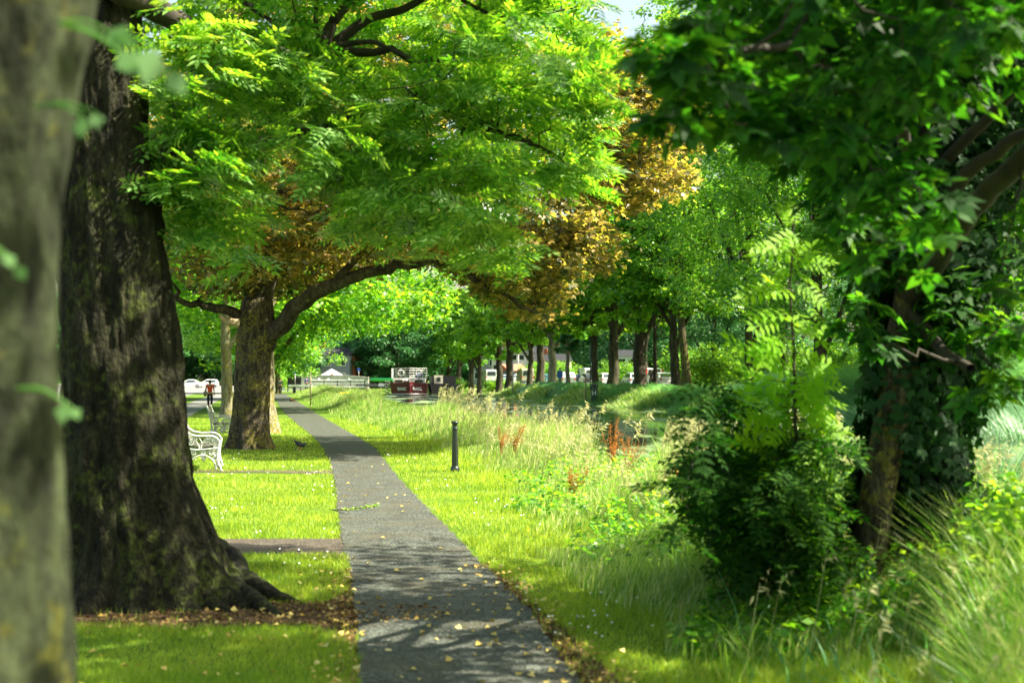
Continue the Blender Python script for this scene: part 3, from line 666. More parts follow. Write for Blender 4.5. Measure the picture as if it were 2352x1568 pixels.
def gp(px, d, z=None):
    x = (px - 1176) / 3266.7 * d; return Vector((x, d, GZ(x, d) if z is None else z))
t5 = tree('park_tree', gp(607, 43.5), 'tree standing directly behind the copper tree, mossy roots creeping toward the path', 'tree', 13, 4.6, 4.2, .42, 'leaf_bright', 'bark_lichen', 21, 130, 110, .15, (T_PLO, F_PLO), g2, lean=(-.4, 1))
t4 = tree('park_tree', gp(522, 63), 'straight trunk spotted with yellow lichen, just left of the copper tree', 'tree', 14, 5.4, 3.7, .3, 'leaf_bright', 'bark_lichen', 22, 150, 110, .2, (T_PLO, F_PLO), g2)
t6 = tree('park_tree', gp(602, 76), 'tree with root flare touching the path edge beyond the copper tree, low bright green boughs', 'tree', 16, 8.0, 2.1, .36, 'leaf_bright', 'bark_mid', 23, 380, 130, .2, (T_PLO, F_PLO), g2, lean=(.2, 0), coff=(1.8, 0), flarec=.9)
t7 = place(t6, gp(612, 112), 'bright green tree overhanging the distant path before the couple', 1.2, .5, g2)
t8 = place(t4, gp(560, 92), 'leafy tree between the pavement and the far path', 1.1, 1.0, g2)
t9 = place(t6, gp(640, 158), 'farthest footpath tree, its boughs hiding the building by the lock', 1.0, 3.6, g2)

# far bank row (trunk picture column, distance along the canal)
g1 = 'big trees lining the far bank'
P1 = None
row = [(1553, .42, 'bark_far'), (1465, .60, 'bark_far'), (1409, .58, 'bark_far'), (1368, .62, 'bark_far'), (1269, .55, 'bark_pale'), (1240, .52, 'bark_far'), (1216, .5, 'bark_far'), (1169, .55, 'bark_far'), (1146, .5, 'bark_far'), (1101, .55, 'bark_far'), (1081, .5, 'bark_far'), (1054, .5, 'bark_far'), (1030, .5, 'bark_far'), (1003, .5, 'bark_far')]
labs = ['broad dark trunk beside the leaning twin stems on the far bank',
        'thick trunk between the blue-silver estate car and the white jeep',
        'thick trunk left of the blue-silver estate car across the canal',
        'tall dark trunk right behind the lifebuoy stand',
        'pale grey thick trunk beside the silver people carrier',
        'dark trunk just left of the pale grey trunk',
        'dark trunk with the olive van at its left side',
        'dark trunk with the white van showing on its left',
        'wide trunk immediately left of the white van gap',
        'leaning dark trunk in the deep shade, second gap left of the white van',
        'heavy shaded trunk right of the dark moored barge',
        'shaded trunk directly behind the dark moored barge',
        'far shaded tree just right of the red barge railings',
        'far shaded tree rising behind the red barge']
protos = {}
for k, sd_ in enumerate((31, 32, 33)):
    protos[k] = None
rrn = random.Random(4)
for i, ((px, tr, bk), lb) in enumerate(zip(row, labs)):
    u = px - 634; d = 3266.7 * 30.3 / u if u > 300 else 200
    loc = gp(px, d)
    k = i % 3
    if bk == 'bark_pale':
        tree('plane_tree', loc, lb, 'tree', 17, 5.2, 4.4, tr, 'leaf_plane', bk, 38, 190, 95, .3, (T_PLO, F_PLO), g1)
    elif protos[k] is None:
        protos[k] = tree('plane_tree', loc, lb, 'tree', 17 + k, 5.3, 4.0 + .3 * k, tr, 'leaf_plane', bk, 31 + k, 190, 95, .3, (T_PLO, F_PLO), g1, lean=((-.8, .5, .3)[k], 0))
    else:
        place(protos[k], loc, lb, .92 + .16 * rrn.random(), rrn.random() * 6.28, g1)
# small light tree and thin tree, leaning twin, taller ones to the right
tree('sapling_tree', gp(1304, 138), 'slim pale young tree with a small drooping top between two thick trunks', 'tree', 5.6, 1.2, 3.3, .26, 'leaf_bluish', 'bark_pale', 41, 26, 90, .22, (T_SIMPLE, F_SIMPLE))
tree('thin_tree', gp(1504, 118), 'thin dark upright trunk beside the cyclist in blue', 'tree', 15, 3.0, 5.4, .2, 'leaf_lime', 'bark_far', 42, 80, 110, .2, (T_SIMPLE, F_SIMPLE))
g3 = 'tall trees on the right bank'
q1 = tree('poplar_tree', gp(1578, 104), 'tall tree with two long leaning stems rising behind the bluish reeds', 'tree', 30, 5.6, 6.5, .36, 'leaf_lime', 'bark_mid', 51, 300, 95, .27, (T_SIMPLE, F_SIMPLE), g3, lean=(-1.6, 0))
q2 = tree('poplar_tree', gp(1720, 90), 'tall green tree with airy top left of the ash sapling', 'tree', 29, 6.6, 2.4, .34, 'leaf_lime', 'bark_far', 52, 420, 90, .26, (T_SIMPLE, F_SIMPLE), g3)
q3 = tree('poplar_tree', gp(1880, 77), 'large tree of fine drooping foliage behind the ash sapling', 'tree', 26, 6.4, 1.5, .36, 'leaf_lime', 'bark_far', 53, 400, 90, .25, (T_SIMPLE, F_SIMPLE), g3)
b1 = tree('poplar_tree', gp(1800, 110), 'dark bluish green tree set back behind the right bank row', 'tree', 23, 7.5, 1.0, .4, 'leaf_bluish', 'bark_far', 54, 260, 120, .28, (T_SIMPLE, F_SIMPLE), g3)
place(q2, gp(2060, 68), 'tree seen through the ivy clad tree, left part', 1.0, 2.0, g3)
place(q3, gp(2260, 62), 'tree seen through the ivy clad tree near the right edge', 1.0, 4.0, g3)
place(q2, gp(2440, 56), 'tree at the far right behind the sword-leaved grass', 1.0, 5.2, g3)
place(b1, gp(2130, 92), 'dark tree behind the trees at the far right', 1.0, 1.3, g3)
place(b1, gp(2000, 125), 'dark tree in the second row, right of the ash sapling', .95, 2.3, g3)
place(b1, gp(1640, 135), 'dark tree in the second row behind the leaning twin stems', .85, 3.3, g3)
place(q2, gp(1480, 148), 'tall tree whose lacy crown rises behind the copper leaves', 1.2, 4.4, g3)
place(q2, gp(2560, 72), 'dense tree just past the right edge of the far bank', 1.1, .6, g3)
# trees behind the roads
g4 = 'background trees beyond the roads'
bk1 = tree('background_tree', Vector((-30, 250, 0)), 'distant green tree left of the lock building', 'tree', 17, 9, .5, .5, 'leaf_bluish', 'bark_far', 61, 200, 80, .6, None, g4)
bl = [(430, 330, 1.25, 'dark blue-green tree above the parked silver car'), (475, 340, 1.1, 'dark tree between the great trunk and the lichened trunk, right of the silver car'), (380, 320, 1.2, 'dark tree mostly hidden behind the great trunk'), (320, 300, 1.1, 'distant tree behind the great trunk'),
      (150, 280, 1.2, 'distant tree in the gap left of the great trunk'), (540, 320, 1.1, 'distant dark tree behind the lichened trunk'), (600, 340, 1.1, 'distant tree behind the copper tree trunk'), (662, 235, .62, 'leafy tree by the notice board'), (845, 262, .8, 'green tree right of the stone bridge'),
      (872, 248, .85, 'dark tree above the green awning'), (915, 240, .9, 'dark tree behind the red barge railings'), (965, 260, 1, 'dark tree left of the far bank row end'), (1100, 300, 1.1, 'distant tree behind the terrace at left'), (1290, 300, 1.0, 'distant tree between the terrace and the pale house'),
      (1400, 280, 1.1, 'distant tree behind the camper van'), (1500, 250, 1.0, 'distant tree behind the white jeep'), (1600, 230, 1.0, 'distant tree behind the white saloon car'), (1700, 200, 1.0, 'distant tree hidden behind the right bank row'), (700, 360, 1.2, 'distant tree behind the lock building'), (780, 340, 1.2, 'distant tree over the stone bridge'), (1020, 330, 1.3, 'distant tree at the bend of the canal')]
for i, (px, d, s, lb) in enumerate(bl):
    if i == 0: bk1.location = gp(px, d); bk1.scale = (s,) * 3; bk1['label'] = lb
    else: place(bk1, gp(px, d), lb, s, i * 1.7, g4)
# shrubs closing the far road side
def shrub(name, loc, label, r, h, mat, seed, n=50, per=90, size=.2, group=None, tm=None):
    e = empty(name, loc, label, 'shrub', group); rng = np.random.default_rng(seed)
    c = rng.normal(0, .5, (n, 3)); c /= np.maximum(1, np.linalg.norm(c, axis=1, keepdims=True)); c = c * np.array([r, r, h / 2 * .85]) + np.array([0, 0, h / 2])
    st = [limb([(0, 0, -.1), (.1 * math.cos(a), .1 * math.sin(a), h * .3), (.4 * r * math.cos(a), .4 * r * math.sin(a), h * .6)], .03, .015, seed=seed) for a in (0, 2, 4)]
    link('stems', np_mesh('stems', *tubes_np([(l[0], l[1]) for l in st] + twigs(st, c, seed, .02, .006), 5), True), M['twig'], e)
    leafcloud('foliage', c, r * .35, per, tm or (T_SIMPLE, F_SIMPLE), size, M[mat], e, seed=seed + 1, droop=.3)
    return e
g5 = 'shrubs beyond the far bank trees'
s1 = shrub('shrub', gp(1600, 150), 'green bush behind the white saloon car', 4, 5, 'leaf_plane', 71, 70, 100, .3, g5)
for i, (px, d, lb) in enumerate([(1650, 130, 'green bush right of the leaning twin stems'), (1750, 115, 'bush filling the gap above the bluish reeds'), (1900, 100, 'low bush behind the ash sapling stem'), (2100, 85, 'bush low behind the ivy clad tree'), (2300, 75, 'bush low at the far right behind the reeds'),
                                 (700, 215, 'bush right of the notice board'), (650, 205, 'bush beyond the couple at the end of the path'), (628, 196, 'bush at the left of the couple'), (1030, 215, 'dark bush behind the dark barge'), (1420, 215, 'bush behind the white hatchback'), (1235, 238, 'bush between the white terrace house and the cream house'), (1285, 225, 'bush right of the cream house'), (1145, 238, 'bush left of the white house with many windows')]):
    place(s1, gp(px, d), lb, .8 if px > 1200 else .62, i, g5)
# far-off wood closing the horizon
def far_wood():
    rng = np.random.default_rng(99); n = 1500
    x = rng.uniform(-420, 420, n); y = 430 + rng.uniform(0, 60, n) - np.abs(x) * .25; z = rng.uniform(0, 19, n) * (1 - .25 * np.abs(np.sin(x * .05)))
    c = np.stack([x, y, z], 1)
    o = leafcloud('far_wood', c, 3.5, 22, (T_SIMPLE, F_SIMPLE), 1.8, M['leaf_bluish'], None, seed=5, tilt=.8)
    tag(o, 'mass of dark woodland closing the view in the distance', 'woodland', kind='stuff')
far_wood()

# ------------------------------------------------------------------ ivy-clad tree on the right, its maple crown
I0 = G(1975, 1415); di = I0.y
ivt = empty('sycamore_tree', I0, 'dark leaning sycamore on the right with broad lobed leaves hanging into the view', 'tree')
def iq(*a): return W(*a) - I0
st1 = limb([iq(1968, 1420, di), iq(1990, 1300, di), iq(2018, 1120, di), iq(2050, 950, di), iq(2080, 760, di), iq(2105, 560, di), iq(2125, 350, di), iq(2140, 120, di), iq(2160, -150, di), iq(2180, -500, di)], .135, .10, wob=.006, seed=1)
st2 = limb([iq(2090, 1400, di + .35), iq(2110, 1200, di + .35), iq(2120, 1000, di + .3), iq(2140, 800, di + .25), iq(2170, 560, di + .2), iq(2230, 300, di + .2), iq(2300, 0, di + .2), iq(2360, -300, di)], .16, .1, wob=.01, seed=2)
li = [st1, st2,
      limb([iq(2090, 690, di), iq(2170, 560, di - .8), iq(2260, 450, di - 1.6), iq(2352, 360, di - 2.4), iq(2480, 250, di - 3.2)], .09, .05, wob=.01, seed=3),
      limb([iq(2110, 520, di), iq(2220, 400, di - .6), iq(2352, 300, di - 1.2), iq(2500, 240, di - 1.5)], .06, .03, wob=.01, seed=4),
      limb([iq(2120, 420, di), iq(2230, 310, di - .6), iq(2352, 190, di - 1.2)], .05, .03, wob=.01, seed=5),
      limb([iq(2110, 400, di), iq(2070, 300, di - 1), iq(2000, 200, di - 2), iq(1900, 130, di - 3), iq(1780, 110, di - 3.8), iq(1640, 140, di - 4.4)], .05, .012, wob=.01, seed=6),
      limb([iq(2130, 200, di), iq(2000, 40, di - 1.5), iq(1800, -60, di - 3), iq(1600, -60, di - 4.2)], .05, .012, wob=.01, seed=7),
      limb([iq(2140, 100, di), iq(2250, -100, di - 1.5), iq(2400, -250, di - 3)], .06, .03, seed=8),
      limb([iq(2140, 0, di), iq(2000, -300, di - 2), iq(1700, -500, di - 4)], .06, .02, seed=9),
      limb([iq(2080, 690, di), iq(2160, 800, di - .5), iq(2230, 845, di - .9)], .05, .03, seed=10)]
PM = [(1680, -260), (1640, -40), (1690, 40), (1760, 110), (1800, 140), (1900, 150), (1990, 200), (2050, 300), (2060, 420), (2030, 520), (2120, 560), (2180, 480), (2170, 300), (2200, 130), (2400, 90), (2500, -300)]
cM = crown_points(PM, 5.6, 8.8, 150, seed=21, dref=6.4, shrink=.1)
PM2 = [(2020, 480), (2010, 600), (2060, 700), (2060, 900), (2120, 900), (2180, 760), (2250, 800), (2290, 760), (2270, 620), (2200, 560), (2180, 450), (2060, 420)]
cM2 = crown_points(PM2, 9.2, 10.8, 60, seed=22, dref=9.8, shrink=.2)
cM3 = crown_points([(1300, -1300), (1450, -280), (2500, -280), (2700, -1000)], 5, 11, 240, seed=23, dref=8, shrink=.2)
rr9 = np.random.default_rng(91); cM4 = rr9.normal(0, 1, (230, 3)) * np.array([1.9, 1.7, 1.5]) + np.array([4.6, 11.2, 6.2]); cM4 = cM4[(cM4[:, 2] > 3.2) & (cM4[:, 0] / cM4[:, 1] > .245)]
def sunlit(c, spots, rad):  # leaves out crown clumps that would block the sun from given spots
    L = np.array(sv); ok = np.ones(len(c), bool)
    for p in spots:
        v = c - np.array(p); t = (v @ L); ok &= ~((t > 0) & (np.linalg.norm(v - t[:, None] * L, axis=1) < rad))
    return c[ok]
sp_ = [(1.85, 9.4, 1.2), (1.85, 9.4, 1.9), (1.85, 9.4, 2.5), (1.3, 9.4, 1.6)]
cM5 = rr9.normal(0, 1, (420, 3)) * np.array([1.5, 2.4, 2.0]) + np.array([5.6, 7.8, 5.4]); cM5 = cM5[(cM5[:, 0] / cM5[:, 1] > .42) & (cM5[:, 2] > 2.2) & (cM5[:, 0] < 9)]; cM5 = sunlit(cM5, sp_, .8)  # unseen clumps added past the right edge to block sun from the crown
cM2 = sunlit(cM2, sp_, .45)
cM6 = sunlit(np.stack([rr9.uniform(2.95, 4.7, 75), rr9.uniform(9, 11.4, 75), rr9.uniform(2.2, 4.8, 75)], 1), sp_, .55)
cM3 = cM3[~((cM3[:, 2] < 4.5))]; cM3 = sunlit(cM3, sp_, .85); cM4 = sunlit(cM4, sp_, .85)
cMs = np.array([tuple(W(*a)) for a in [(1500, 110, 5.6), (1540, 130, 5.6), (1545, 270, 5.7), (1590, 60, 5.8), (1690, 285, 5.8), (1760, 300, 5.9), (1830, 305, 6), (1890, 270, 6), (2290, 760, 8.5), (2320, 860, 8.2), (2250, 900, 8.3), (2300, 650, 8.0), (2330, 500, 7.8), (1960, 470, 8.5), (1930, 520, 8.8), (1990, 700, 9.2), (1960, 740, 9.3), (2010, 800, 9.3), (1610, 60, 5.8), (1650, 160, 6), (1720, 200, 6), (1790, 240, 6.1), (1590, 170, 5.7), (1560, 240, 5.7), (1940, 300, 6.6), (1980, 350, 7)]])
cI = np.vstack([cM, cM2, cM3, cM4, cM5, cM6, cMs]) - np.array(I0)[None]
link('trunk', np_mesh('trunk', *tubes_np([(l[0], l[1]) for l in li[:2]], 24), True), M['bark_mid'], ivt)
link('branches', np_mesh('branches', *tubes_np([(l[0], l[1]) for l in li[2:]] + twigs(li, cI, 3, r0=.016, r1=.004, maxr=.025), 8), True), M['twig'], ivt)
rI = np.concatenate([np.full(len(cM), .3), np.full(len(cM2), .33), np.full(len(cM3), .45), np.full(len(cM4), .5), np.full(len(cM5), .5), np.full(len(cM6), .36), np.full(len(cMs), .13)])
main_n = 0
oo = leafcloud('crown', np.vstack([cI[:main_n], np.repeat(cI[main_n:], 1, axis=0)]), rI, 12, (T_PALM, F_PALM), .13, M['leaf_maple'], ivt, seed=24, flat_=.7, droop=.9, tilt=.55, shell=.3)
# ivy climbing both stems
def ivy():
    rng = np.random.default_rng(33); Ps, Ns = [], []
    for stem, wdt, n, z0 in ((st1, .16, 5200, .8), (st2, .46, 13000, -.1)):
        P = np.array([tuple(p) for p in stem[0]]); t = rng.random(n) * (len(P) - 1); i = t.astype(int); f = (t - i)[:, None]
        q = P[i] * (1 - f) + P[np.minimum(i + 1, len(P) - 1)] * f
        a = rng.random(n) * 2 * PI; lum = (.72 + .25 * sstep(1.4, 3.0, q[:, 2])) + .5 * np.sin(q[:, 2] * 3.1) * np.cos(a * 2 + q[:, 2]); r = .10 + wdt * rng.random(n) ** .6 * np.abs(lum)
        if stem is st1: a = np.where(q[:, 2] > 2.5, rng.uniform(0, 2 * PI, n), rng.uniform(-.12 * PI, .9 * PI, n)); r = r * (1 + .9 * sstep(1.6, 2.6, q[:, 2]))
        N = np.stack([np.cos(a), np.sin(a), np.zeros(n)], 1)
        Ps.append(q + N * r[:, None]); Ns.append(N + rng.normal(0, .35, (n, 3)) + np.array([0, 0, .25]))
    P = np.vstack(Ps) + np.array(I0); N = np.vstack(Ns); n = len(P)
    V, F = scatter(T_PLO, F_PLO, P - np.array(I0), N, rng.normal(0, .5, (n, 3)) + np.array([0, 0, -1.0]), .05 + .045 * rng.random(n))
    o = empty('ivy', I0, 'thick dark ivy climbing the leaning sycamore stems', 'ivy')
    link('leaves', np_mesh('leaves', V, F), M['leaf_ivy'], o)
ivy()

# ------------------------------------------------------------------ ash sapling and dark elder bush
def sapling():
    B = G(1838, 1250); B.y = 9.4; B.x = (1832 - 1176) / 3266.7 * 9.4; B.z = 0; d = 9.4
    e = empty('ash_sapling', B, 'young ash sapling, one upright stem with glowing yellow-green leaflets', 'sapling')
    q = lambda *a: W(*a) - B
    stem = limb([Vector((0, 0, -.05)), q(1830, 1100, d), q(1826, 950, d), q(1822, 800, d), q(1815, 650, d), q(1826, 500, d)], .016, .005, wob=.004, seed=1)
    L = [stem]; fr = []
    spec = [(500, 1800, 500), (520, 1850, 530), (560, 1745, 560), (570, 1900, 585), (610, 1790, 600), (630, 1890, 660), (650, 1735, 640), (660, 1770, 655), (690, 1900, 690), (700, 1725, 740), (730, 1890, 770), (760, 1730, 760), (790, 1900, 830), (800, 1720, 800), (830, 1880, 880),
            (880, 1700, 850), (900, 1930, 900), (920, 1690, 900), (950, 1920, 960), (960, 1660, 960), (1000, 1900, 1020), (1010, 1700, 1000), (830, 1640, 815), (860, 1600, 850), (540, 1790, 560), (600, 1840, 640), (720, 1800, 760), (880, 1780, 930), (960, 1770, 1000), (1000, 1850, 1050), (1050, 1740, 1060), (870, 1860, 850)]
    r6 = random.Random(6)
    for _ in range(46):
        y0 = r6.uniform(850, 1060); sd6 = r6.choice((-1, 1)); x1 = 1826 + sd6 * r6.uniform(50, 110 if sd6 > 0 else 200); spec.append((y0, x1, y0 - r6.uniform(-40, 50)))
    rng = np.random.default_rng(5); P, U, D, Sc, tw_ = [], [], [], [], []
    for y0, x1, y1 in spec:
        a = q(1826, y0 + 20, d); dd = rng.uniform(-.28, .28); b = q(x1, y1, d + dd); a2 = a + (b - a) * .12
        for k in range(2):
            bb = b + Vector(rng.normal(0, .05, 3)) if k else b
            aa = a if k == 0 else a + (b - a) * .4
            P.append(aa); D.append(bb - aa + Vector((0, 0, -.05))); U.append(Vector((rng.normal(.5, .3), rng.normal(-.7, .3), .8))); Sc.append(min(.36 if len(Sc) < 60 else .25, (bb - aa).length * 1.0 + .06))
        tw_.append(([a, a + (b - a) * .3], [.005, .003]))
    V, F = scatter(T_PIN, F_PIN, np.array([tuple(p) for p in P]), np.array([tuple(u) for u in U]), np.array([tuple(x) for x in D]), np.array(Sc))
    link('stem', np_mesh('stem', *tubes_np([(stem[0], stem[1])] + tw_, 7), True), M['twig'], e)
    link('leaves', np_mesh('leaves', V, F), M['leaf_sapling'], e)
sapling()
def elder():
    B = Vector(((1760 - 1176) / 3266.7 * 9.9, 9.9, 0)); e = empty('elder_bush', B, 'dark spreading bush at the foot of the leaning sycamore, speckled with light', 'shrub')
    poly = [(1640, 1020), (1700, 970), (1780, 980), (1860, 970), (1910, 980), (1915, 1080), (1905, 1250), (1890, 1340), (1820, 1370), (1730, 1330), (1690, 1260), (1640, 1190), (1620, 1100)]
    c = crown_points(poly, 8.9, 11.2, 190, seed=8, dref=9.7, shrink=.3)
    c2 = np.array([tuple(W(*a)) for a in [(1580, 1100, 8.8), (1570, 1200, 8.7), (1600, 1010, 9), (1640, 900, 9.2), (1700, 920, 9.3), (1610, 950, 9.2)]])
    c = np.vstack([c, c2]) - np.array(B)[None]
    L = [limb([(0, 0, -.05), (.1 * math.cos(a), .1 * math.sin(a), .3), (.6 * math.cos(a), .4 * math.sin(a), .8)], .03, .012, seed=k) for k, a in enumerate((0, 1.2, 2.4, 3.6, 4.9))]
    link('stems', np_mesh('stems', *tubes_np([(l[0], l[1]) for l in L] + twigs(L, c, 4, .014, .004, .02), 5), True), M['twig'], e)
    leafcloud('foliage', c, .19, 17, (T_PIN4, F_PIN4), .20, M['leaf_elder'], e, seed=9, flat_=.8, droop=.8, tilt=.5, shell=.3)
elder()

# ------------------------------------------------------------------ grasses
def in_wedge(rng, n, d0, d1, margin=1.12):
    d = np.exp(rng.uniform(math.log(d0), math.log(d1), n)); u = rng.uniform(-1176, 1176, n) / 3266.7 * margin
    return u * d, d
def blades(name, x, y, h, wd, mat, lab, seed, bend=.35, seg=2, wind=(.25, 0), cat='grass', zoff=-.005):
    rng = np.random.default_rng(seed); n = len(x); z = zg(x, y) + zoff
    a = rng.random(n) * 2 * PI; face = rng.random(n) * PI
    bx = np.cos(a) * bend * h * rng.random(n) + wind[0] * h; by = np.sin(a) * bend * h * rng.random(n) + wind[1] * h
    wx, wy = np.cos(face) * wd / 2, np.sin(face) * wd / 2
    rows = []
    for k in range(seg + 1):
        t = k / seg; ww = (1 - t ** 1.5) if k < seg else 0.08
        cx, cy, cz = x + bx * t * t, y + by * t * t, z + h * (t - .12 * t * t)
        rows.append(np.stack([cx - wx * ww, cy - wy * ww, cz], 1)); rows.append(np.stack([cx + wx * ww, cy + wy * ww, cz], 1))
    V = np.stack(rows, 1).reshape(-1, 3); k = 2 * (seg + 1)
    q = np.array([(2 * i, 2 * i + 1, 2 * i + 3, 2 * i + 2) for i in range(seg)])
    F = (q[None] + (np.arange(n) * k)[:, None, None]).reshape(-1, 4)
    return tag(link(name, np_mesh(name, V, F), M[mat]), lab, cat, kind='stuff')
def clear(x, y):
    s = x - xp(y)
    ok = ~((x > xl(y) + .015 * np.sin(y * 9)) & (x < xr(y) + .015 * np.sin(y * 11)))
    ok &= ~((y > CY0) & (y < CY1) & (x < xl(y)))
    ok &= ~((y > 25.1) & (y < 25.8) & (x < xl(y)))
    ok &= ~((s > -6.85) & (s < -5.05)) & ~(s < -9.0)
    return ok
rg = np.random.default_rng(101)
x, y = in_wedge(rg, 620000, 6.2, 60)
s = x - xp(y); ok = clear(x, y) & (s < 4.8)
dirtm = (((x + 2.15) / 1.7) ** 2 + ((y - 10.25) / .52) ** 2 < 1.0)
ok &= ~dirtm | (rg.random(len(x)) < .05)
ok &= ~((x > xr(y)) & (x < xr(y) + .05 + np.maximum(0, 11 - y) * .06) & (rg.random(len(x)) < .8))
ok &= ~((x < xl(y)) & (x > xl(y) - .4 * np.exp(-((y - 10.2) / .8) ** 2)) & (rg.random(len(x)) < .85))
x, y = x[ok], y[ok]; n = len(x)
hh = (.035 + .035 * rg.random(n)) * (1 + .5 * np.sin(x * 1.7 + y) * np.sin(y * 2.3)); s = x - xp(y)
hh = hh * (1 + 1.6 * sstep(1.2, 2.6, s))
blades('lawn_grass', x, y, hh, .003 + .00042 * y, 'grass', 'short mown bright green grass on both sides of the path', 1, bend=.8, seg=1, wind=(.1, 0))
# meadow rising towards the water
nM = 420000
y = np.exp(rg.uniform(math.log(8.5), math.log(150), nM)); x = xp(y) + rg.uniform(1.2, 6.9, nM)
s = x - xp(y); st0 = 1.25 + 1.05 * sstep(12, 24, y) - .8 * sstep(34, 62, y) + .15 * np.sin(y * .9) + .12 * np.sin(y * 2.7)
GAP = lambda x, y: ((y > 27) & (y < 60)) * np.clip(1 - np.abs((x / y) * 3266.7 + 1176 - 1430) / 120, 0, 1)
ok = (s > st0) & (rg.random(len(x)) < sstep(st0, st0 + 1.3, s) + .15) & (np.abs(x / y) < .4)
x, y, st0 = x[ok], y[ok], st0[ok]; s = x - xp(y); n = len(x)
clump_ = .65 + .5 * np.array([mnoise.noise(Vector((a * .7, b * .45, 0))) for a, b in zip(x[:], y[:])])
water_gap = sstep(28, 33, y) * (1 - sstep(46, 56, y)) * sstep(3.9, 4.9, s)
pv = x / y * 3266.7 + 1176
dip = np.clip(1 - np.abs(pv - 1425) / 110, 0, 1) * sstep(14, 19, y) * (1 - sstep(44, 52, y)) * sstep(2.8, 3.6, s); dip = sstep(0, .5, dip)
keep = ~((y > 27) & (y < 47) & (s > 5.1) & (rg.random(n) < .9)); x, y, s, st0, pv, dip, water_gap, clump_ = [q[keep] for q in (x, y, s, st0, pv, dip, water_gap, clump_)]; n = len(x)
hh = (.28 + .8 * sstep(st0, st0 + 2.2, s)) * (1 - .6 * dip) * (1 - .35 * (np.abs(x / y * 3266.7 + 1176 - 945) < 75) * (y > 50)) * clump_ * (.6 + .7 * rg.random(n)) * np.where(y < 16, .75, 1) * (1 - .55 * water_gap)
blades('meadow_grass', x, y, hh, .005 + .0006 * y, 'meadow', 'tall pale uncut grass between the lawn and the canal', 2, bend=.5, seg=3, wind=(.18, -.02))
def plumes(name, x, y, h, lab, seed, mat='seed', stem=True, L=.2, k=12, wq=1.0):
    rng = np.random.default_rng(seed); n = len(x); z = zg(x, y); top = np.stack([x + .16 * h, y + rng.normal(0, .05, n), z + h], 1)
    P = np.repeat(top, k, 0); t = np.tile(np.linspace(0, 1, k), n)
    lean = np.repeat(np.stack([rng.normal(.5, .3, n), rng.normal(0, .3, n), rng.normal(.75, .15, n)], 1), k, 0)
    P = P + lean * (t * L)[:, None] * (.8 + .4 * rng.random((n * k, 1)))
    D = np.stack([rng.normal(.7, .5, n * k), rng.normal(0, .5, n * k), rng.normal(-.1, .4, n * k)], 1)
    sc = L * (.55 - .3 * t) * (.7 + .6 * rng.random(n * k))
    wd = np.repeat((.12 + .0022 * y) * wq, k)
    d, a, u = frames(rng.normal(0, 1, (n * k, 3)), D)
    T = np.array([(0, 0, 0), (.5, .4, 0), (0, 1, -.15), (-.5, .4, 0)])
    V = P[:, None] + sc[:, None, None] * (T[None, :, 0:1] * a[:, None] * wd[:, None, None] * 1.6 + T[None, :, 1:2] * d[:, None] + T[None, :, 2:3] * np.array([0, 0, 1.]))
    F = np.arange(n * k * 4).reshape(-1, 4); Vl = [V.reshape(-1, 3)]; Fl = [F]
    if stem:
        ww = .001 + .00013 * y; b0 = np.stack([x, y, z], 1); wv = np.stack([ww, np.zeros(n), np.zeros(n)], 1); tt = top + np.stack([.5 * L * .5 + 0 * x, 0 * x, .6 * L + 0 * x], 1)
        sv2 = np.stack([b0 - wv, b0 + wv, tt + wv * .6, tt - wv * .6], 1).reshape(-1, 3)
        Fl.append(np.arange(n * 4).reshape(-1, 4) + len(Vl[0])); Vl.append(sv2)
    return tag(link(name, np_mesh(name, np.vstack(Vl), np.vstack(Fl)), M[mat]), lab, 'grass', kind='stuff')
x, y = in_wedge(rg, 26000, 11, 140); s = x - xp(y)
ok = (s > 2.2) & ~((y > 26) & (y < 50) & (s > 4.4)) & ~((np.abs(x / y * 3266.7 + 1176 - 1425) < 75) & (y > 16) & (y < 50) & (s > 3.0)) & (s < 6.6) & (rg.random(len(x)) < sstep(1.8, 3.6, s)); ok &= ~((np.abs(x / y * 3266.7 + 1176 - 945) < 75) & (y > 45))
x, y = x[ok], y[ok]; s = x - xp(y)
plumes('seed_heads', x, y, (.55 + .35 * sstep(2.5, 5, s)) * (.75 + .5 * rg.random(len(x))), 'pale feathery seed heads above the uncut grass', 3, L=.15, k=9, wq=.62)
# reed plumes standing taller at the water's edge
x = rg.uniform(4.9, 6.8, 420); y = rg.uniform(17, 75, 420); ok = ~((y > 19) & (y < 50)) | (rg.random(420) < .1); x, y = x[ok], y[ok]; x = x + xp(y); ok = ~((np.abs(x / y * 3266.7 + 1176 - 935) < 60) & (y > 45)); x, y = x[ok], y[ok]
plumes('reed_plumes', x, y, rg.uniform(.8, 1.4, len(x)), 'tan nodding reed plumes along the near water edge', 4, L=.3, k=22, wq=.7)
# reeds: far bank, and right foreground edge
def reeds(name, n, f, h0, h1, lab, seed, mat='reed', wd=.012):
    rng = np.random.default_rng(seed); x, y = f(rng, n); h = rng.uniform(h0, h1, len(x)) * (.8 + .35 * np.sin(x * 1.9) * np.sin(y * 1.1)) * (1 - .35 * sstep(62, 84, y) * (h0 > .9))
    return blades(name, x, y, h, wd + .0007 * y, mat, lab, seed, bend=.8, seg=3, wind=(-.16, -.04))
def fr(rng, n):
    y = rng.uniform(30, 150, n); s = rng.uniform(21.6, 27.5, n); return s + xp(y), y
reeds('far_reeds', 50000, fr, .3, .7, 'low green reeds and grass on the far water edge', 5, 'reed')
def fr2(rng, n):
    y = rng.uniform(32, 84, n); s = rng.uniform(21.8, 28.5, n); return s + xp(y), y
reeds('tall_reeds', 42000, fr2, 1.0, 2.3, 'tall bluish green reeds bending on the right bank', 6, 'reed')
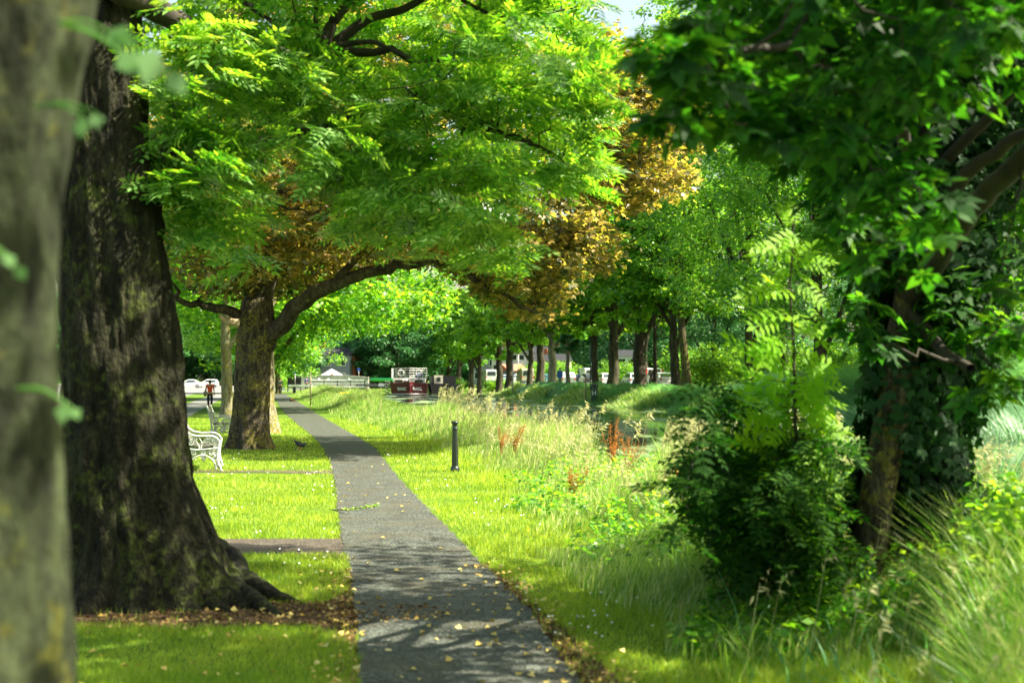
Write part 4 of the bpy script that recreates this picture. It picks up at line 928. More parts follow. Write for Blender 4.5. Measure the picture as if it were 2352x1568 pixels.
def fr3(rng, n):
    y = rng.uniform(80, 210, n); s = rng.uniform(22.3, 25.6, n); ok = (np.sin(y * .33) > -.1); return (s + xp(y))[ok], y[ok]
reeds('bank_grass', 40000, fr3, .5, 1.0, 'sunlit pale green clumps of grass below the far bank trees', 7, 'meadow', .015)
def fr4(rng, n):
    y = np.exp(rng.uniform(math.log(13), math.log(34), n)); s = rng.uniform(5.2, 9.5, n); x = s + xp(y); ok = (x / y > .205) ; return x[ok], y[ok]
reeds('edge_reeds', 60000, fr4, .9, 1.7, 'sword-leaved reeds at the near water edge on the right', 8, 'reed', .012)
# long grass in the right foreground
def fr5(rng, n):
    x, y = in_wedge(rng, n, 4.6, 13.5); s = x - xr(y); ok = (s > .75 + .25 * np.sin(y * 2.1) + .12 * (y - 6)) & (rng.random(n) < sstep(.6, 2.0, s) + .15) & (x - xp(y) < 6.2); return x[ok], y[ok]
rl = np.random.default_rng(9); x, y = fr5(rl, 60000); s = x - xr(y)
blades('long_grass', x, y, (.24 + .58 * sstep(.8, 2.6, s)) * (1 - .72 * ((np.abs(x / y - .245) < .075) & (y < 10.4))) * (.5 + .9 * rl.random(len(x))), .010 + .0004 * y, 'long_grass', 'long arching grass around the foot of the dark bush', 9, bend=.8, seg=3, wind=(-.1, 0))
k_ = rl.random(len(x)) < .03
blades('broad_grass', x[k_], y[k_], (.25 + .4 * rl.random(k_.sum())) * (1 - .35 * (np.abs(x[k_] / y[k_] - .245) < .075)), .022 + 0 * x[k_], 'reed', 'broad strap-like grass blades standing among the long grass on the right', 19, bend=1.2, seg=4, wind=(-.15, 0))
ok = rl.random(len(x)) < .012
plumes('grass_heads', x[ok], y[ok], .3 + .35 * rl.random(ok.sum()), 'thin grass heads among the long grass on the right', 12, L=.12, k=9)
# broad-leaved weeds in the verge
def weeds():
    rng = np.random.default_rng(15); x, y = in_wedge(rng, 8000, 8.6, 22); s = x - xr(y)
    ok = (s > .75 + .3 * np.sin(y * 1.3) + .03 * y) & (x - xp(y) < 6) & (rng.random(len(x)) < .75); x, y = x[ok], y[ok]; s = x - xr(y); n = len(x)
    c = np.stack([x, y, zg(x, y) + .1 + .5 * sstep(.8, 2.6, s) * rng.random(n)], 1)
    o = leafcloud('weeds', c, .13, 12, (T_SIMPLE, F_SIMPLE), .065, M['leaf_bright'], None, seed=16, flat_=1.1, droop=.1, tilt=.6, shell=.1)
    tag(o, 'nettles and broad-leaved weeds in the sunny verge', 'weeds', kind='stuff')
    x, y = in_wedge(rng, 4200, 8, 16); ok = (x > 2.5) & (x / y > .235) & ~((y < 10.9) & (x / y < .32)); x, y = x[ok], y[ok]
    c = np.stack([x, y, zg(x, y) + .1 + .8 * rng.random(len(x))], 1)
    o = leafcloud('nettles', c, .2, 26, (T_SIMPLE, F_SIMPLE), .075, M['leaf_bright'], None, seed=17, flat_=1.1, droop=.4, tilt=.6, shell=.1)
    tag(o, 'tall nettles right of the ivy clad stems', 'weeds', kind='stuff')
weeds()
# rusty dock plants
gd = 'rusty dock plants in the verge'
for i, (px, py, hh_, lb) in enumerate([(1405, 1105, 1.05, 'rust-orange dock spikes nearest the dark water patch'), (1442, 1110, .8, 'rust-orange dock spikes right of the tallest one'), (1310, 1150, .55, 'brownish low dock spike in the sunny verge'), (1180, 1050, .8, 'orange dock spikes right of the iron bollard'), (1150, 1040, .7, 'faded orange dock spikes nearest the bollard'), (1590, 1250, .8, 'brown dock stems left of the dark bush'), (1670, 1390, .7, 'tawny spike standing in front of the dark bush')]):
    p = G(px, py + 20); p.z = GZ(p.x, p.y); e = empty('dock_plant', p, lb, 'plant', gd); rng = np.random.default_rng(200 + i)
    sts = [limb([(0, 0, 0), (a * .3, b * .3, hh_ * .5), (a, b, hh_ * c)], .006, .003, seed=i) for a, b, c in [(rng.normal(0.05, .1), rng.normal(0, .1), .6 + .45 * rng.random()) for _ in range(9)]]
    for j, l in enumerate(sts):
        cc = np.array([tuple(q) for q in l[0][4:]]); n_ = len(cc) * 18; c_ = np.repeat(cc, 18, 0) + rng.normal(0, .02, (n_, 3)) * np.array([1, 1, 1.8])
        Vs_, Fs_ = scatter(T_SIMPLE, F_SIMPLE, c_, rng.normal(0, 1, (n_, 3)), rng.normal(0, 1, (n_, 3)), rng.uniform(.014, .026, n_))
        link('seed_spike', np_mesh_mixed('seed_spike', [tubes_np([l], 4), (Vs_, Fs_)], False), M['rust'], e)
p = G(790, 950); e = empty('ragwort', Vector((p.x, p.y, GZ(p.x, p.y))), 'small yellow flowering ragwort in the pale meadow', 'plant')
sts = [limb([(0, 0, 0), (a, 0, .7), (a * 1.5, .02, 1.0)], .012, .006) for a in (-.12, 0, .12)]
link('stems', np_mesh('stems', *tubes_np([(l[0], l[1]) for l in sts], 5)), M['meadow'], e)
leafcloud('flowers', np.array([tuple(l[0][-1]) for l in sts]), .06, 26, (T_SIMPLE, F_SIMPLE), .06, plain('yellow', (.8, .6, .02), .6), e, seed=4, flat_=.4)

rd = np.random.default_rng(71); x, y = in_wedge(rd, 1500, 9, 34); ok = clear(x, y) & (x - xp(y) < 2.6) & (np.sin(x * 1.3 + 1) * np.sin(y * .8) > .1); x, y = x[ok], y[ok]; nD = len(x)
V, F = scatter(T_SIMPLE * np.array([1.6, 1, 1]), F_SIMPLE, np.stack([x, y, .055 + .02 * rd.random(nD)], 1), rd.normal(0, .2, (nD, 3)) + np.array([0, -.5, 1]), rd.normal(0, 1, (nD, 3)), .012 + .0007 * y)
tag(link('daisies', np_mesh('daisies', V, F), M['white_paint']), 'tiny white daisies scattered over the mown lawn', 'flowers', kind='stuff')
# fallen leaves
def fallen():
    rng = np.random.default_rng(44); P = []
    y = np.exp(rng.uniform(math.log(6.5), math.log(13), 170)); x = xr(y) + rng.normal(.05, .13, 170) * (1 + np.maximum(0, 10 - y) * .3); P.append(np.stack([x, y], 1))
    y = rng.uniform(6.5, 13, 60); x = rng.uniform(0, 1, 60) * (xr(y) - xl(y)) + xl(y); P.append(np.stack([x, y], 1))
    y = rng.uniform(6.8, 12.5, 90); x = xl(y) - np.abs(rng.normal(0, .2, 90)); P.append(np.stack([x, y], 1))
    x = rng.normal(-2.0, 1.0, 90); y = rng.normal(9.9, .5, 90); P.append(np.stack([x, y], 1))
    x = rng.uniform(-3.4, -1, 60); y = rng.uniform(7, 9.8, 60); P.append(np.stack([x, y], 1))
    y = rng.uniform(13, 30, 40); x = rng.uniform(0, 1, 40) * (xr(y) - xl(y)) + xl(y); P.append(np.stack([x, y], 1))
    P = np.vstack(P); n = len(P); on = (P[:, 0] > xl(P[:, 1])) & (P[:, 0] < xr(P[:, 1]))
    P3 = np.concatenate([P, np.where(on, .02, .04)[:, None]], 1)
    V, F = scatter(T_SIMPLE * np.array([1.5, 1, 3]), F_SIMPLE, P3, rng.normal(0, .3, (n, 3)) + np.array([0, 0, 1]), rng.normal(0, 1, (n, 3)), rng.uniform(.02, .065, n))
    tag(link('fallen_leaves', np_mesh('fallen_leaves', V, F), M['fallen']), 'scattered yellow fallen leaves on the path and its edges', 'leaves', kind='stuff')
    n = 1500; a = rng.random(n) * 2 * PI; r = np.sqrt(rng.random(n)); x = -2.15 + 1.8 * r * np.cos(a); y = 10.3 + .55 * r * np.sin(a)
    y2 = rng.uniform(6.6, 12.6, 900); x2 = xl(y2) - np.abs(rng.normal(0, .12, 900)) ; y3 = rng.uniform(6.5, 12, 900); x3 = xr(y3) + np.abs(rng.normal(.02, .1, 900))
    x = np.concatenate([x, x2, x3]); y = np.concatenate([y, y2, y3]); n = len(x)
    V, F = scatter(T_SIMPLE * np.array([1.5, 1, 3]), F_SIMPLE, np.stack([x, y, np.full(n, .015)], 1), rng.normal(0, .4, (n, 3)) + np.array([0, 0, 1]), rng.normal(0, 1, (n, 3)), rng.uniform(.015, .04, n))
    tag(link('leaf_litter', np_mesh('leaf_litter', V, F), M['litter']), 'brown leaf litter round the great trunk and along the path edges', 'leaves', kind='stuff')
fallen()
def fallen_branch():
    B = G(820, 1172); e = empty('fallen_branch', B + Vector((0, 0, .015)), 'small leafy twig lying across the grey path', 'twig')
    P = [G(762, 1176) - B, G(790, 1174) - B, G(830, 1170) - B, G(866, 1164) - B]; P = [p + Vector((0, 0, .02)) for p in P]
    l = limb(P, .008, .004, wob=.01, seed=3); l2 = limb([P[0], G(785, 1182) - B + Vector((0, 0, .015)), G(800, 1186) - B + Vector((0, 0, .01))], .006, .003)
    link('stem', np_mesh('stem', *tubes_np([l, l2], 6)), M['twig'], e)
    leafcloud('leaves', np.array([tuple(q) for q in l[0][4:]]), .045, 9, (T_SIMPLE, F_SIMPLE), .05, M['long_grass'], e, seed=3, flat_=.4)
fallen_branch()

# ------------------------------------------------------------------ benches
def bench(loc, rz, label):
    e = empty('park_bench', loc, label, 'bench', 'ornate white iron park benches', rz)
    Lb = 1.6
    def frame(y):
        m = MB()
        def cv(pts, r, n=6):
            o, rs = limb([(a, y, b) for a, b in pts], r, r); m.tube(o, r, n, sq=1.6)
        cv([(-.44, .95), (-.36, .72), (-.31, .5), (-.30, .25), (-.38, .0)], .017)
        cv([(-.36, .74), (-.24, .67), (-.08, .645), (.1, .65), (.21, .61), (.255, .52), (.235, .4), (.225, .25), (.25, .12), (.31, .0)], .02)
        cv([(-.31, .42), (-.1, .40), (.235, .43)], .014)
        cv([(-.34, .02), (-.28, .16), (-.16, .27), (-.03, .30), (.1, .25), (.19, .13), (.2, .02)], .015)
        cv([(-.34, .64), (-.2, .6), (-.12, .5), (-.1, .42)], .01); cv([(.2, .6), (.04, .58), (-.05, .5), (-.07, .42)], .01)
        # cast leaf ornament between the bars
        for (cx, cz, rr) in ((.13, .54, .05), (.02, .56, .035), (-.24, .53, .045), (.19, .46, .03), (-.2, .35, .04), (.12, .35, .045), (-.03, .35, .035), (.17, .24, .03), (-.28, .27, .03)):
            m.torus((cx, y, cz), rr, .011, 'y', 12, 6)
            m.prism([(cx + rr * .75 * math.cos(k * PI / 3 + .3) * (1 if k % 2 else .5), cz + rr * .75 * math.sin(k * PI / 3 + .3) * (1 if k % 2 else .5)) for k in range(6)], y - .006, y + .006)
        m.prism([(-.08, .285), (.04, .285), (.0, .22), (-.02, .16), (-.045, .22)], y - .006, y + .006)
        m.build('end_frame', M['white_iron'], e, True)
    frame(0); frame(Lb)
    for i in range(4):
        z0 = .425 + .008 * (i - 1.5) ** 2
        MB().box(-.28 + i * .128, -.28 + i * .128 + .11, .01, Lb - .01, z0, z0 + .03, bev=.004).build('seat_slat', M['wood_slat'], e)
    Mx = Matrix.Translation((-.36, 0, .72)) @ Matrix.Rotation(-.32, 4, 'Y')
    MB().box(-.012, .014, .02, Lb - .02, .04, .2, M=Mx, bev=.004).build('back_slat', M['wood_grey'], e)
    MB().box(-.012, .014, .02, Lb - .02, -.16, -.04, M=Mx, bev=.004).build('back_slat', M['wood_grey'], e)
    MB().tube([(-.0, .02, .36), (-.0, Lb - .02, .36)], .012, 6).build('stretcher', M['white_iron'], e)
    return e
bench(G(470, 1083) , .185, 'ornate white iron bench half hidden behind the great dark trunk')
bench(G(512, 1012), .15, 'ornate white iron bench against the copper tree trunk, wooden back visible')

# ------------------------------------------------------------------ bollard
B = G(1045, 1083)
e = empty('bollard', B, 'black cast iron bollard standing alone in the grass verge', 'bollard')
MB().lathe([(.085, -.02), (.085, .06), (.075, .085), (.066, .1)], 20).build('base', M['black_iron'], e, True, .003)
m = MB(); ns = 20
prof_ = [(.062, .1), (.058, .3), (.053, .5), (.047, .7), (.045, .77)]
rings = []
for r, z in prof_:
    rings.append([m.bm.verts.new(((r - (.006 if k % 2 else 0)) * math.cos(2 * PI * k / ns), (r - (.006 if k % 2 else 0)) * math.sin(2 * PI * k / ns), z)) for k in range(ns)])
for i in range(len(rings) - 1):
    for k in range(ns): m.bm.faces.new((rings[i][k], rings[i][(k + 1) % ns], rings[i + 1][(k + 1) % ns], rings[i + 1][k]))
m.build('shaft', M['black_iron'], e)
MB().lathe([(.045, .765), (.053, .775), (.053, .79), (.044, .8), (.043, .85), (.05, .865), (.067, .885), (.068, .9), (.055, .915), (.02, .925)], 20).build('cap', M['black_iron'], e, True)

# ------------------------------------------------------------------ people
def skin(name, J, E, Rd, mat, parent, sub=1, root=0):
    me = bpy.data.meshes.new(name); me.from_pydata([tuple(j) for j in J], E, [])
    o = link(name, me, mat, parent)
    sm = o.modifiers.new('skin', 'SKIN'); sm.use_smooth_shade = True
    me.skin_vertices[0] if me.skin_vertices else None
    if not me.skin_vertices:
        bpy.context.view_layer.objects.active = o
    sv3 = me.skin_vertices[0].data if me.skin_vertices else None
    if sv3 is not None:
        for i, r in enumerate(Rd):
            rr = r if isinstance(r, (tuple, list)) else (r, r)
            sv3[i].radius = rr; sv3[i].use_root = (i == root)
    ss = o.modifiers.new('sub', 'SUBSURF'); ss.levels = sub; ss.render_levels = sub
    return o
def person(loc, rz, label, h, pose, top, legs, shoe='black', sleeves=.5, trouser_len=.2, hair='hair', long_hair=False):
    e = empty('person', loc, label, 'person', None, rz); k = h / 1.7
    P = dict(pel=(0, 0, .95), wa=(0, .0, 1.1), ch=(0, 0, 1.30), nk=(0, .0, 1.45), hd=(0, .01, 1.56), tp=(0, .005, 1.65))
    for s_, sx in (('l', -1), ('r', 1)):
        P['sh' + s_] = (sx * .17, 0, 1.39); P['hp' + s_] = (sx * .09, 0, .92)
    P.update(pose); P = {a: Vector(b) * k for a, b in P.items()}
    names = ['pel', 'wa', 'ch', 'nk', 'hd', 'tp']; J = [P[n_] for n_ in names]; E = [(0, 1), (1, 2), (2, 3), (3, 4), (4, 5)]; Rr = [(.13, .1), (.115, .085), (.14, .1), .05, (.075, .09), (.055, .065)]
    ix = {n_: i for i, n_ in enumerate(names)}
    def add(nm, par, r, v=None):
        J.append(v if v is not None else P[nm]); Rr.append(r); i = len(J) - 1; E.append((par, i)); ix[nm] = i; return i
    for s_ in 'lr':
        a = add('sh' + s_, 2, .055); a = add('el' + s_, a, .04); a = add('wr' + s_, a, .026)
        wv = P['wr' + s_]; dv = (wv - P['el' + s_]).normalized(); pal = add('pa' + s_, a, (.035, .018), wv + dv * .06 * k)
        sd2 = Vector((0, 1, 0)); sd2 = (sd2 - dv * sd2.dot(dv)).normalized(); inn = dv.cross(sd2)
        base = wv + dv * .095 * k
        for q_, ln in ((-1.5, .055), (-.5, .07), (.5, .075), (1.5, .068)):
            f1 = add('f1%s%s' % (s_, q_), pal, .0095, base + sd2 * q_ * .02 * k); f2 = add('f2%s%s' % (s_, q_), f1, .0085, base + sd2 * q_ * .021 * k + dv * ln * .55 * k + inn * .008); add('f3%s%s' % (s_, q_), f2, .007, base + sd2 * q_ * .02 * k + dv * ln * k * .95 + inn * .022)
        t1 = add('t1' + s_, a, .011, wv + dv * .03 * k + sd2 * .035 * k); add('t2' + s_, t1, .009, wv + dv * .075 * k + sd2 * .055 * k)
        a = add('hp' + s_, 0, .09); a = add('kn' + s_, a, .058); a = add('an' + s_, a, .036); add('to' + s_, a, (.035, .028))
    Rr = [tuple(c * k for c in r) if isinstance(r, tuple) else r * k for r in Rr]
    skin('body', J, E, Rr, M['skin'], e, 2)
    # head shape, face, hair
    hd = P['hd']; m = MB(); bmesh.ops.create_uvsphere(m.bm, u_segments=16, v_segments=12, radius=1, matrix=Matrix.Translation(hd + Vector((0, -.02 * k, .025 * k))) @ Matrix.Diagonal((.085 * k, .098 * k, .105 * k, 1)))
    hv = [v for v in m.bm.verts if v.co.y > hd.y + .03 * k and v.co.z < hd.z + .06 * k]; bmesh.ops.delete(m.bm, geom=hv, context='VERTS')
    if long_hair: bmesh.ops.create_uvsphere(m.bm, u_segments=10, v_segments=8, radius=.045 * k, matrix=Matrix.Translation(hd + Vector((0, -.1 * k, .02 * k))))
    m.build('hair', M[hair], e, True)
    m = MB(); m.prism([(hd.y + .085 * k, hd.z + .02 * k), (hd.y + .115 * k, hd.z - .01 * k), (hd.y + .085 * k, hd.z - .015 * k)], -.01 * k, .01 * k, 'yz'); m.build('nose', M['skin'], e)
    for sx in (-1, 1):
        m = MB(); bmesh.ops.create_uvsphere(m.bm, u_segments=8, v_segments=6, radius=.011 * k, matrix=Matrix.Translation(hd + Vector((sx * .028 * k, .082 * k, .02 * k)))); m.build('eye', M['black'], e, True)
    MB().box(-.022 * k, .022 * k, hd.y + .078 * k, hd.y + .086 * k, hd.z - .042 * k, hd.z - .034 * k).build('mouth', M['amber'], e)
    # clothes
    c = [P['pel'] + Vector((0, 0, .0)), P['wa'], P['ch'], P['ch'] + (P['nk'] - P['ch']) * .55]; cr_ = [(.145, .115), (.13, .1), (.155, .115), (.1, .075)]; cE = [(0, 1), (1, 2), (2, 3)]
    for s_ in 'lr':
        c.append(P['sh' + s_]); cr_.append(.066); cE.append((2, len(c) - 1)); c.append(P['sh' + s_] + (P['el' + s_] - P['sh' + s_]) * sleeves); cr_.append(.056); cE.append((len(c) - 2, len(c) - 1))
        if sleeves >= 1: c.append(P['wr' + s_] * 1.0); cr_.append(.04); cE.append((len(c) - 2, len(c) - 1))
    skin('top', c, cE, [tuple(a * k for a in r) if isinstance(r, tuple) else r * k for r in cr_], M[top], e, 2)
    c = [P['pel'] + Vector((0, 0, .04 * k)), P['pel'] - Vector((0, 0, .03 * k))]; cr_ = [(.14, .11), (.15, .12)]; cE = [(0, 1)]
    for s_ in 'lr':
        c.append(P['hp' + s_] - Vector((0, 0, .04 * k))); cr_.append(.1); cE.append((1, len(c) - 1)); c.append(P['kn' + s_]); cr_.append(.07); cE.append((len(c) - 2, len(c) - 1))
        c.append(P['kn' + s_] + (P['an' + s_] - P['kn' + s_]) * (1 - trouser_len)); cr_.append(.056); cE.append((len(c) - 2, len(c) - 1))
    skin('trousers', c, cE, [tuple(a * k for a in r) if isinstance(r, tuple) else r * k for r in cr_], M[legs], e, 2)
    for s_ in 'lr':
        a, t = P['an' + s_], P['to' + s_]; dv = (t - a); dv.z = 0; dv.normalize() if dv.length else None
        skin('shoe', [a - dv * .04 * k + Vector((0, 0, -.045 * k)), a + dv * .06 * k + Vector((0, 0, -.05 * k)), a + dv * .16 * k + Vector((0, 0, -.055 * k))], [(0, 1), (1, 2)], [.038 * k, (.042 * k, .032 * k), (.036 * k, .024 * k)], M[shoe], e, 1)
    return e
walk = dict(ell=(-.215, -.06, 1.12), wrl=(-.215, -.02, .88), elr=(.215, .04, 1.12), wrr=(.22, .12, .9), knl=(-.09, .10, .5), anl=(-.08, .12, .09), tol=(-.08, .26, .03), knr=(.09, .03, .5), anr=(.07, -.16, .1), tor=(.07, -.02, .03))
wp = G(482, 942); person(wp, .17, 'woman walking away in an orange-red top and black cropped trousers', 1.63, walk, 'orange', 'denim', long_hair=True, trouser_len=.45, sleeves=.45)
# her shoulder bag
e = empty('shoulder_bag', wp + Vector((-.2, -.06, .72)), 'beige slouchy shoulder bag on the left arm of the woman in orange', 'bag')
m = MB(); bmesh.ops.create_uvsphere(m.bm, u_segments=16, v_segments=12, radius=1, matrix=Matrix.Translation((-.04, 0, .2)) @ Matrix.Diagonal((.09, .15, .2, 1)))
for v in m.bm.verts:
    if v.co.z > .3: v.co.x *= .6; v.co.z = .3 + (v.co.z - .3) * .4
    v.co += v.co.normalized() * mnoise.noise(v.co * 14) * .02
m.build('pouch', M['bag'], e, True)
MB().tube([(-.04, -.1, .3), (.02, -.08, .5), (.06, 0, .66), (.02, .08, .5), (-.04, .1, .3)], .012, 6).build('strap', M['bag'], e, True)
cp1 = G(636, 903); cp2 = G(644, 905)
walk2 = dict(walk); walk2.update(ell=(-.27, .02, 1.12), wrl=(-.2, .14, .98))
person(cp1, .2, 'walker on the left of the distant couple, dark grey jacket', 1.72, walk2, 'grey_cloth', 'denim', sleeves=1, trouser_len=.05)
person(cp2, .2, 'walker on the right of the distant couple, dark green jacket', 1.72, walk, 'green_cloth', 'denim', sleeves=1, trouser_len=.05)
e = empty('carrier_bag', cp2 + Vector((.36, .1, .45)), 'small white carrier bag held by the right walker', 'bag')
MB().prism([(-.12, 0), (.12, 0), (.1, .28), (-.1, .28)], -.05, .05).build('pouch', M['white_paint'], e, bevel=.01)
MB().tube([(-.06, 0, .27), (-.04, 0, .4), (.04, 0, .4), (.06, 0, .27)], .008, 5).build('handle', M['white_paint'], e)
p3 = gp(618, 182); person(p3, .1, 'person in pale clothes beyond the copper tree trunk, left of the couple', 1.6, walk, 'pale_cloth', 'pale_cloth', sleeves=1, trouser_len=.05)
p4 = gp(704, 178, .15); person(p4, .4, 'person in a grey-blue top by the distant bridge wall', 1.75, walk, 'navy', 'denim', sleeves=1, trouser_len=.05)
# person on the bridge wall terrace
p5 = gp(762, 203, .95); person(p5, 2.9, 'tiny person in a reddish top in front of the white parasol', 1.6, walk, 'orange', 'denim')

# ------------------------------------------------------------------ cyclist
cy = gp(1495, 138); cy.z = .8
ride = dict(pel=(0, -.12, 1.0), wa=(0, -.06, 1.14), ch=(0, .03, 1.32), nk=(0, .06, 1.47), hd=(0, .09, 1.58), tp=(0, .08, 1.67), shl=(-.17, .03, 1.41), shr=(.17, .03, 1.41), ell=(-.27, .14, 1.17), wrl=(-.24, .36, 1.06), elr=(.27, .14, 1.17), wrr=(.24, .36, 1.06), hpl=(-.09, -.12, .97), hpr=(.09, -.12, .97),
            knl=(-.12, .18, .72), anl=(-.12, .08, .34), tol=(-.12, .22, .28), knr=(.12, .1, .6), anr=(.12, .0, .16), tor=(.12, .14, .12))
person(cy, PI - .35, 'woman in a blue T-shirt cycling along the far bank', 1.68, ride, 'navy', 'denim', long_hair=True)
e = empty('bicycle', cy, 'dark bicycle ridden by the woman in blue', 'bicycle', None, PI - .35)
for yy in (-.52, .52):
    w_ = MB().torus((0, yy, .34), .32, .02, 'x', 24, 6).build('wheel', M['rubber'], e, True)
    m = MB()
    for k in range(8): m.tube([(0, yy, .34), (0, yy + .31 * math.cos(k * PI / 4), .34 + .31 * math.sin(k * PI / 4))], .003, 4)
    m.build('spokes', M['steel'], w_)
m = MB()
for a, b in (((0, -.52, .34), (0, -.05, .3)), ((0, -.05, .3), (0, -.18, .85)), ((0, -.18, .8), (0, .36, .85)), ((0, -.05, .3), (0, .38, .8)), ((0, -.52, .34), (0, -.17, .78)), ((0, .52, .34), (0, .36, .98))): m.tube([a, b], .016, 6)
m.build('frame', M['black'], e)
MB().tube([(-.28, .3, 1.0), (-.1, .38, .99), (.1, .38, .99), (.28, .3, 1.0)], .014, 6).build('handlebar', M['steel'], e)
MB().box(-.07, .07, -.3, -.06, .85, .9, bev=.02).build('saddle', M['black'], e)
for sx in (-1, 1): MB().box(sx * .06, sx * .17, -.05 + .05 * sx, .04 + .05 * sx, .24 - .08 * sx, .26 - .08 * sx).build('pedal', M['black'], e)

# ------------------------------------------------------------------ pigeon
bp = G(689, 1034)
e = empty('pigeon', bp, 'dark pigeon standing in the grass left of the path', 'bird', None, PI)
# local: +x forward
bod = skin('body', [(-.12, 0, .11), (-.05, 0, .125), (.03, 0, .145), (.085, 0, .185), (.12, 0, .225), (.145, 0, .235)], [(i, i + 1) for i in range(5)], [(.022, .03), (.05, .055), (.055, .06), (.035, .035), (.027, .027), (.018, .018)], M['dove'], e, 2, 2)
MB().prism([(-.1, -.022), (-.1, .022), (-.22, .035), (-.24, 0), (-.22, -.035)], .09, .105, 'xy').build('tail', M['dove'], e, bevel=.004)
for sx in (-1, 1):
    m = MB(); bmesh.ops.create_uvsphere(m.bm, u_segments=14, v_segments=8, radius=1, matrix=Matrix.Translation((-.045, sx * .048, .135)) @ Matrix.Rotation(.18, 4, 'Y') @ Matrix.Diagonal((.12, .014, .036, 1))); m.build('wing', M['dove_wing'], e, True)
    MB().tube([(.0, sx * .022, .09), (.005, sx * .024, .045), (-.005, sx * .024, .005)], .006, 6).tube([(-.02, sx * .024, .006), (.035, sx * .024, .006)], .004, 5).tube([(.0, sx * .024, .006), (.025, sx * .038, .006)], .004, 5).build('leg', M['amber'], e)
m = MB(); m.lathe([(.009, 0), (.006, .014), (.001, .028)], 8); bmesh.ops.rotate(m.bm, verts=m.bm.verts, matrix=Matrix.Rotation(PI / 2 + .3, 3, 'Y')); bmesh.ops.translate(m.bm, verts=m.bm.verts, vec=(.16, 0, .232)); m.build('beak', M['black'], e, True)
for sx in (-1, 1):
    m = MB(); bmesh.ops.create_uvsphere(m.bm, u_segments=8, v_segments=6, radius=.004, matrix=Matrix.Translation((.14, sx * .023, .242))); m.build('eye', M['orange'], e, True)
# stone / small duck by the path far off
p = G(672, 922); m = MB(); bmesh.ops.create_icosphere(m.bm, subdivisions=3, radius=1, matrix=Matrix.Diagonal((.22, .15, .16, 1)))
for v in m.bm.verts: v.co *= 1 + .25 * mnoise.noise(v.co * 6)
o = m.build('boulder', M['dirt'], None, True); o.location = (p.x, p.y, .08); tag(o, 'small brown boulder on the verge beside the distant path', 'boulder')

# ------------------------------------------------------------------ signposts, notice board, lifebuoy stand
def signpost(loc, h, label, mat='rusty_pole', plate=None, r=.035, pz=None, pw=.5, ph=.3, name='signpost', cat='signpost', pm='blue_sign'):
    e = empty(name, loc, label, cat); MB().tube([(0, 0, -.1), (0, 0, h)], r, 10).lathe([(r * 1.8, 0), (r * 1.8, .04), (r, .06)], 10).build('pole', M[mat], e, True)
    MB().lathe([(r * 1.1, h - .01), (r * 1.15, h + .015), (r * .4, h + .04)], 10).build('pole_cap', M[mat], e)
    if plate: MB().box(-pw / 2, pw / 2, -r - .03, -r - .01, pz, pz + ph, bev=.006).build('plate', M[pm], e)
    return e
pp = G(713, 933); signpost(pp, 2.05, 'tall thin brownish pole in the meadow edge right of the path')
signpost(gp(678, 168), 2.45, 'thin pole with a small blue plate in front of the notice board', 'steel', True, pz=2.2, r=.035)
signpost(gp(824, 205, .6), 2.5, 'thin pole with blue and white plate right of the stone bridge', 'steel', True, pz=2.1, ph=.4)
signpost(gp(1345, 113), 2.3, 'thin pale wooden post left of the lifebuoy stand', 'rusty_pole', r=.05)
signpost(gp(1356, 116), 4.2, 'slim green pole rising directly left of the lifebuoy stand', 'dark_green', r=.05)
signpost(gp(1178, 150), 3.6, 'pale grey-green pole between the far bank trunks', 'steel', r=.07)
signpost(gp(1286, 146), 1.9, 'short post with blue and white notice before the silver people carrier', 'black', True, r=.06, pz=.9, pw=.5, ph=.75)
nb = gp(676, 176); e = empty('notice_board', nb, 'dark gabled notice board beside the far end of the path', 'notice board')
MB().box(-.85, -.75, -.05, .05, 0, 1.9).build('post', M['black'], e); MB().box(.75, .85, -.05, .05, 0, 1.9).build('post', M['black'], e)
MB().box(-.745, .745, -.04, .04, .55, 1.75).build('panel', M['black'], e); MB().prism([(-.95, 1.78), (.95, 1.78), (.0, 2.15)], -.12, .12).build('roof', M['wood_slat'], e)
lb_ = gp(1365, 113); e = empty('lifebuoy_stand', lb_, 'dark green lifebuoy stand with a ring at its top, across the canal', 'lifebuoy stand')
m = MB(); m.box(-.24, .24, -.04, .04, -.2, 1.0); m.build('board', M['dark_green'], e, bevel=.01)
m = MB(); m.prism([(.29 * math.cos(a), 1.15 + .29 * math.sin(a)) for a in [2 * PI * i / 28 for i in range(28)]], -.03, .03); m.build('head', M['dark_green'], e, bevel=.008)
MB().torus((0, -.06, 1.15), .2, .04, 'y', 28, 8).build('ring', M['wood_grey'], e, True)
m = MB(); m.box(-.16, -.10, -.055, -.042, .45, .85).box(.08, .14, -.055, -.042, .45, .85).box(-.10, .08, -.055, -.042, .6, .68); m.build('emblem', M['white_paint'], e)

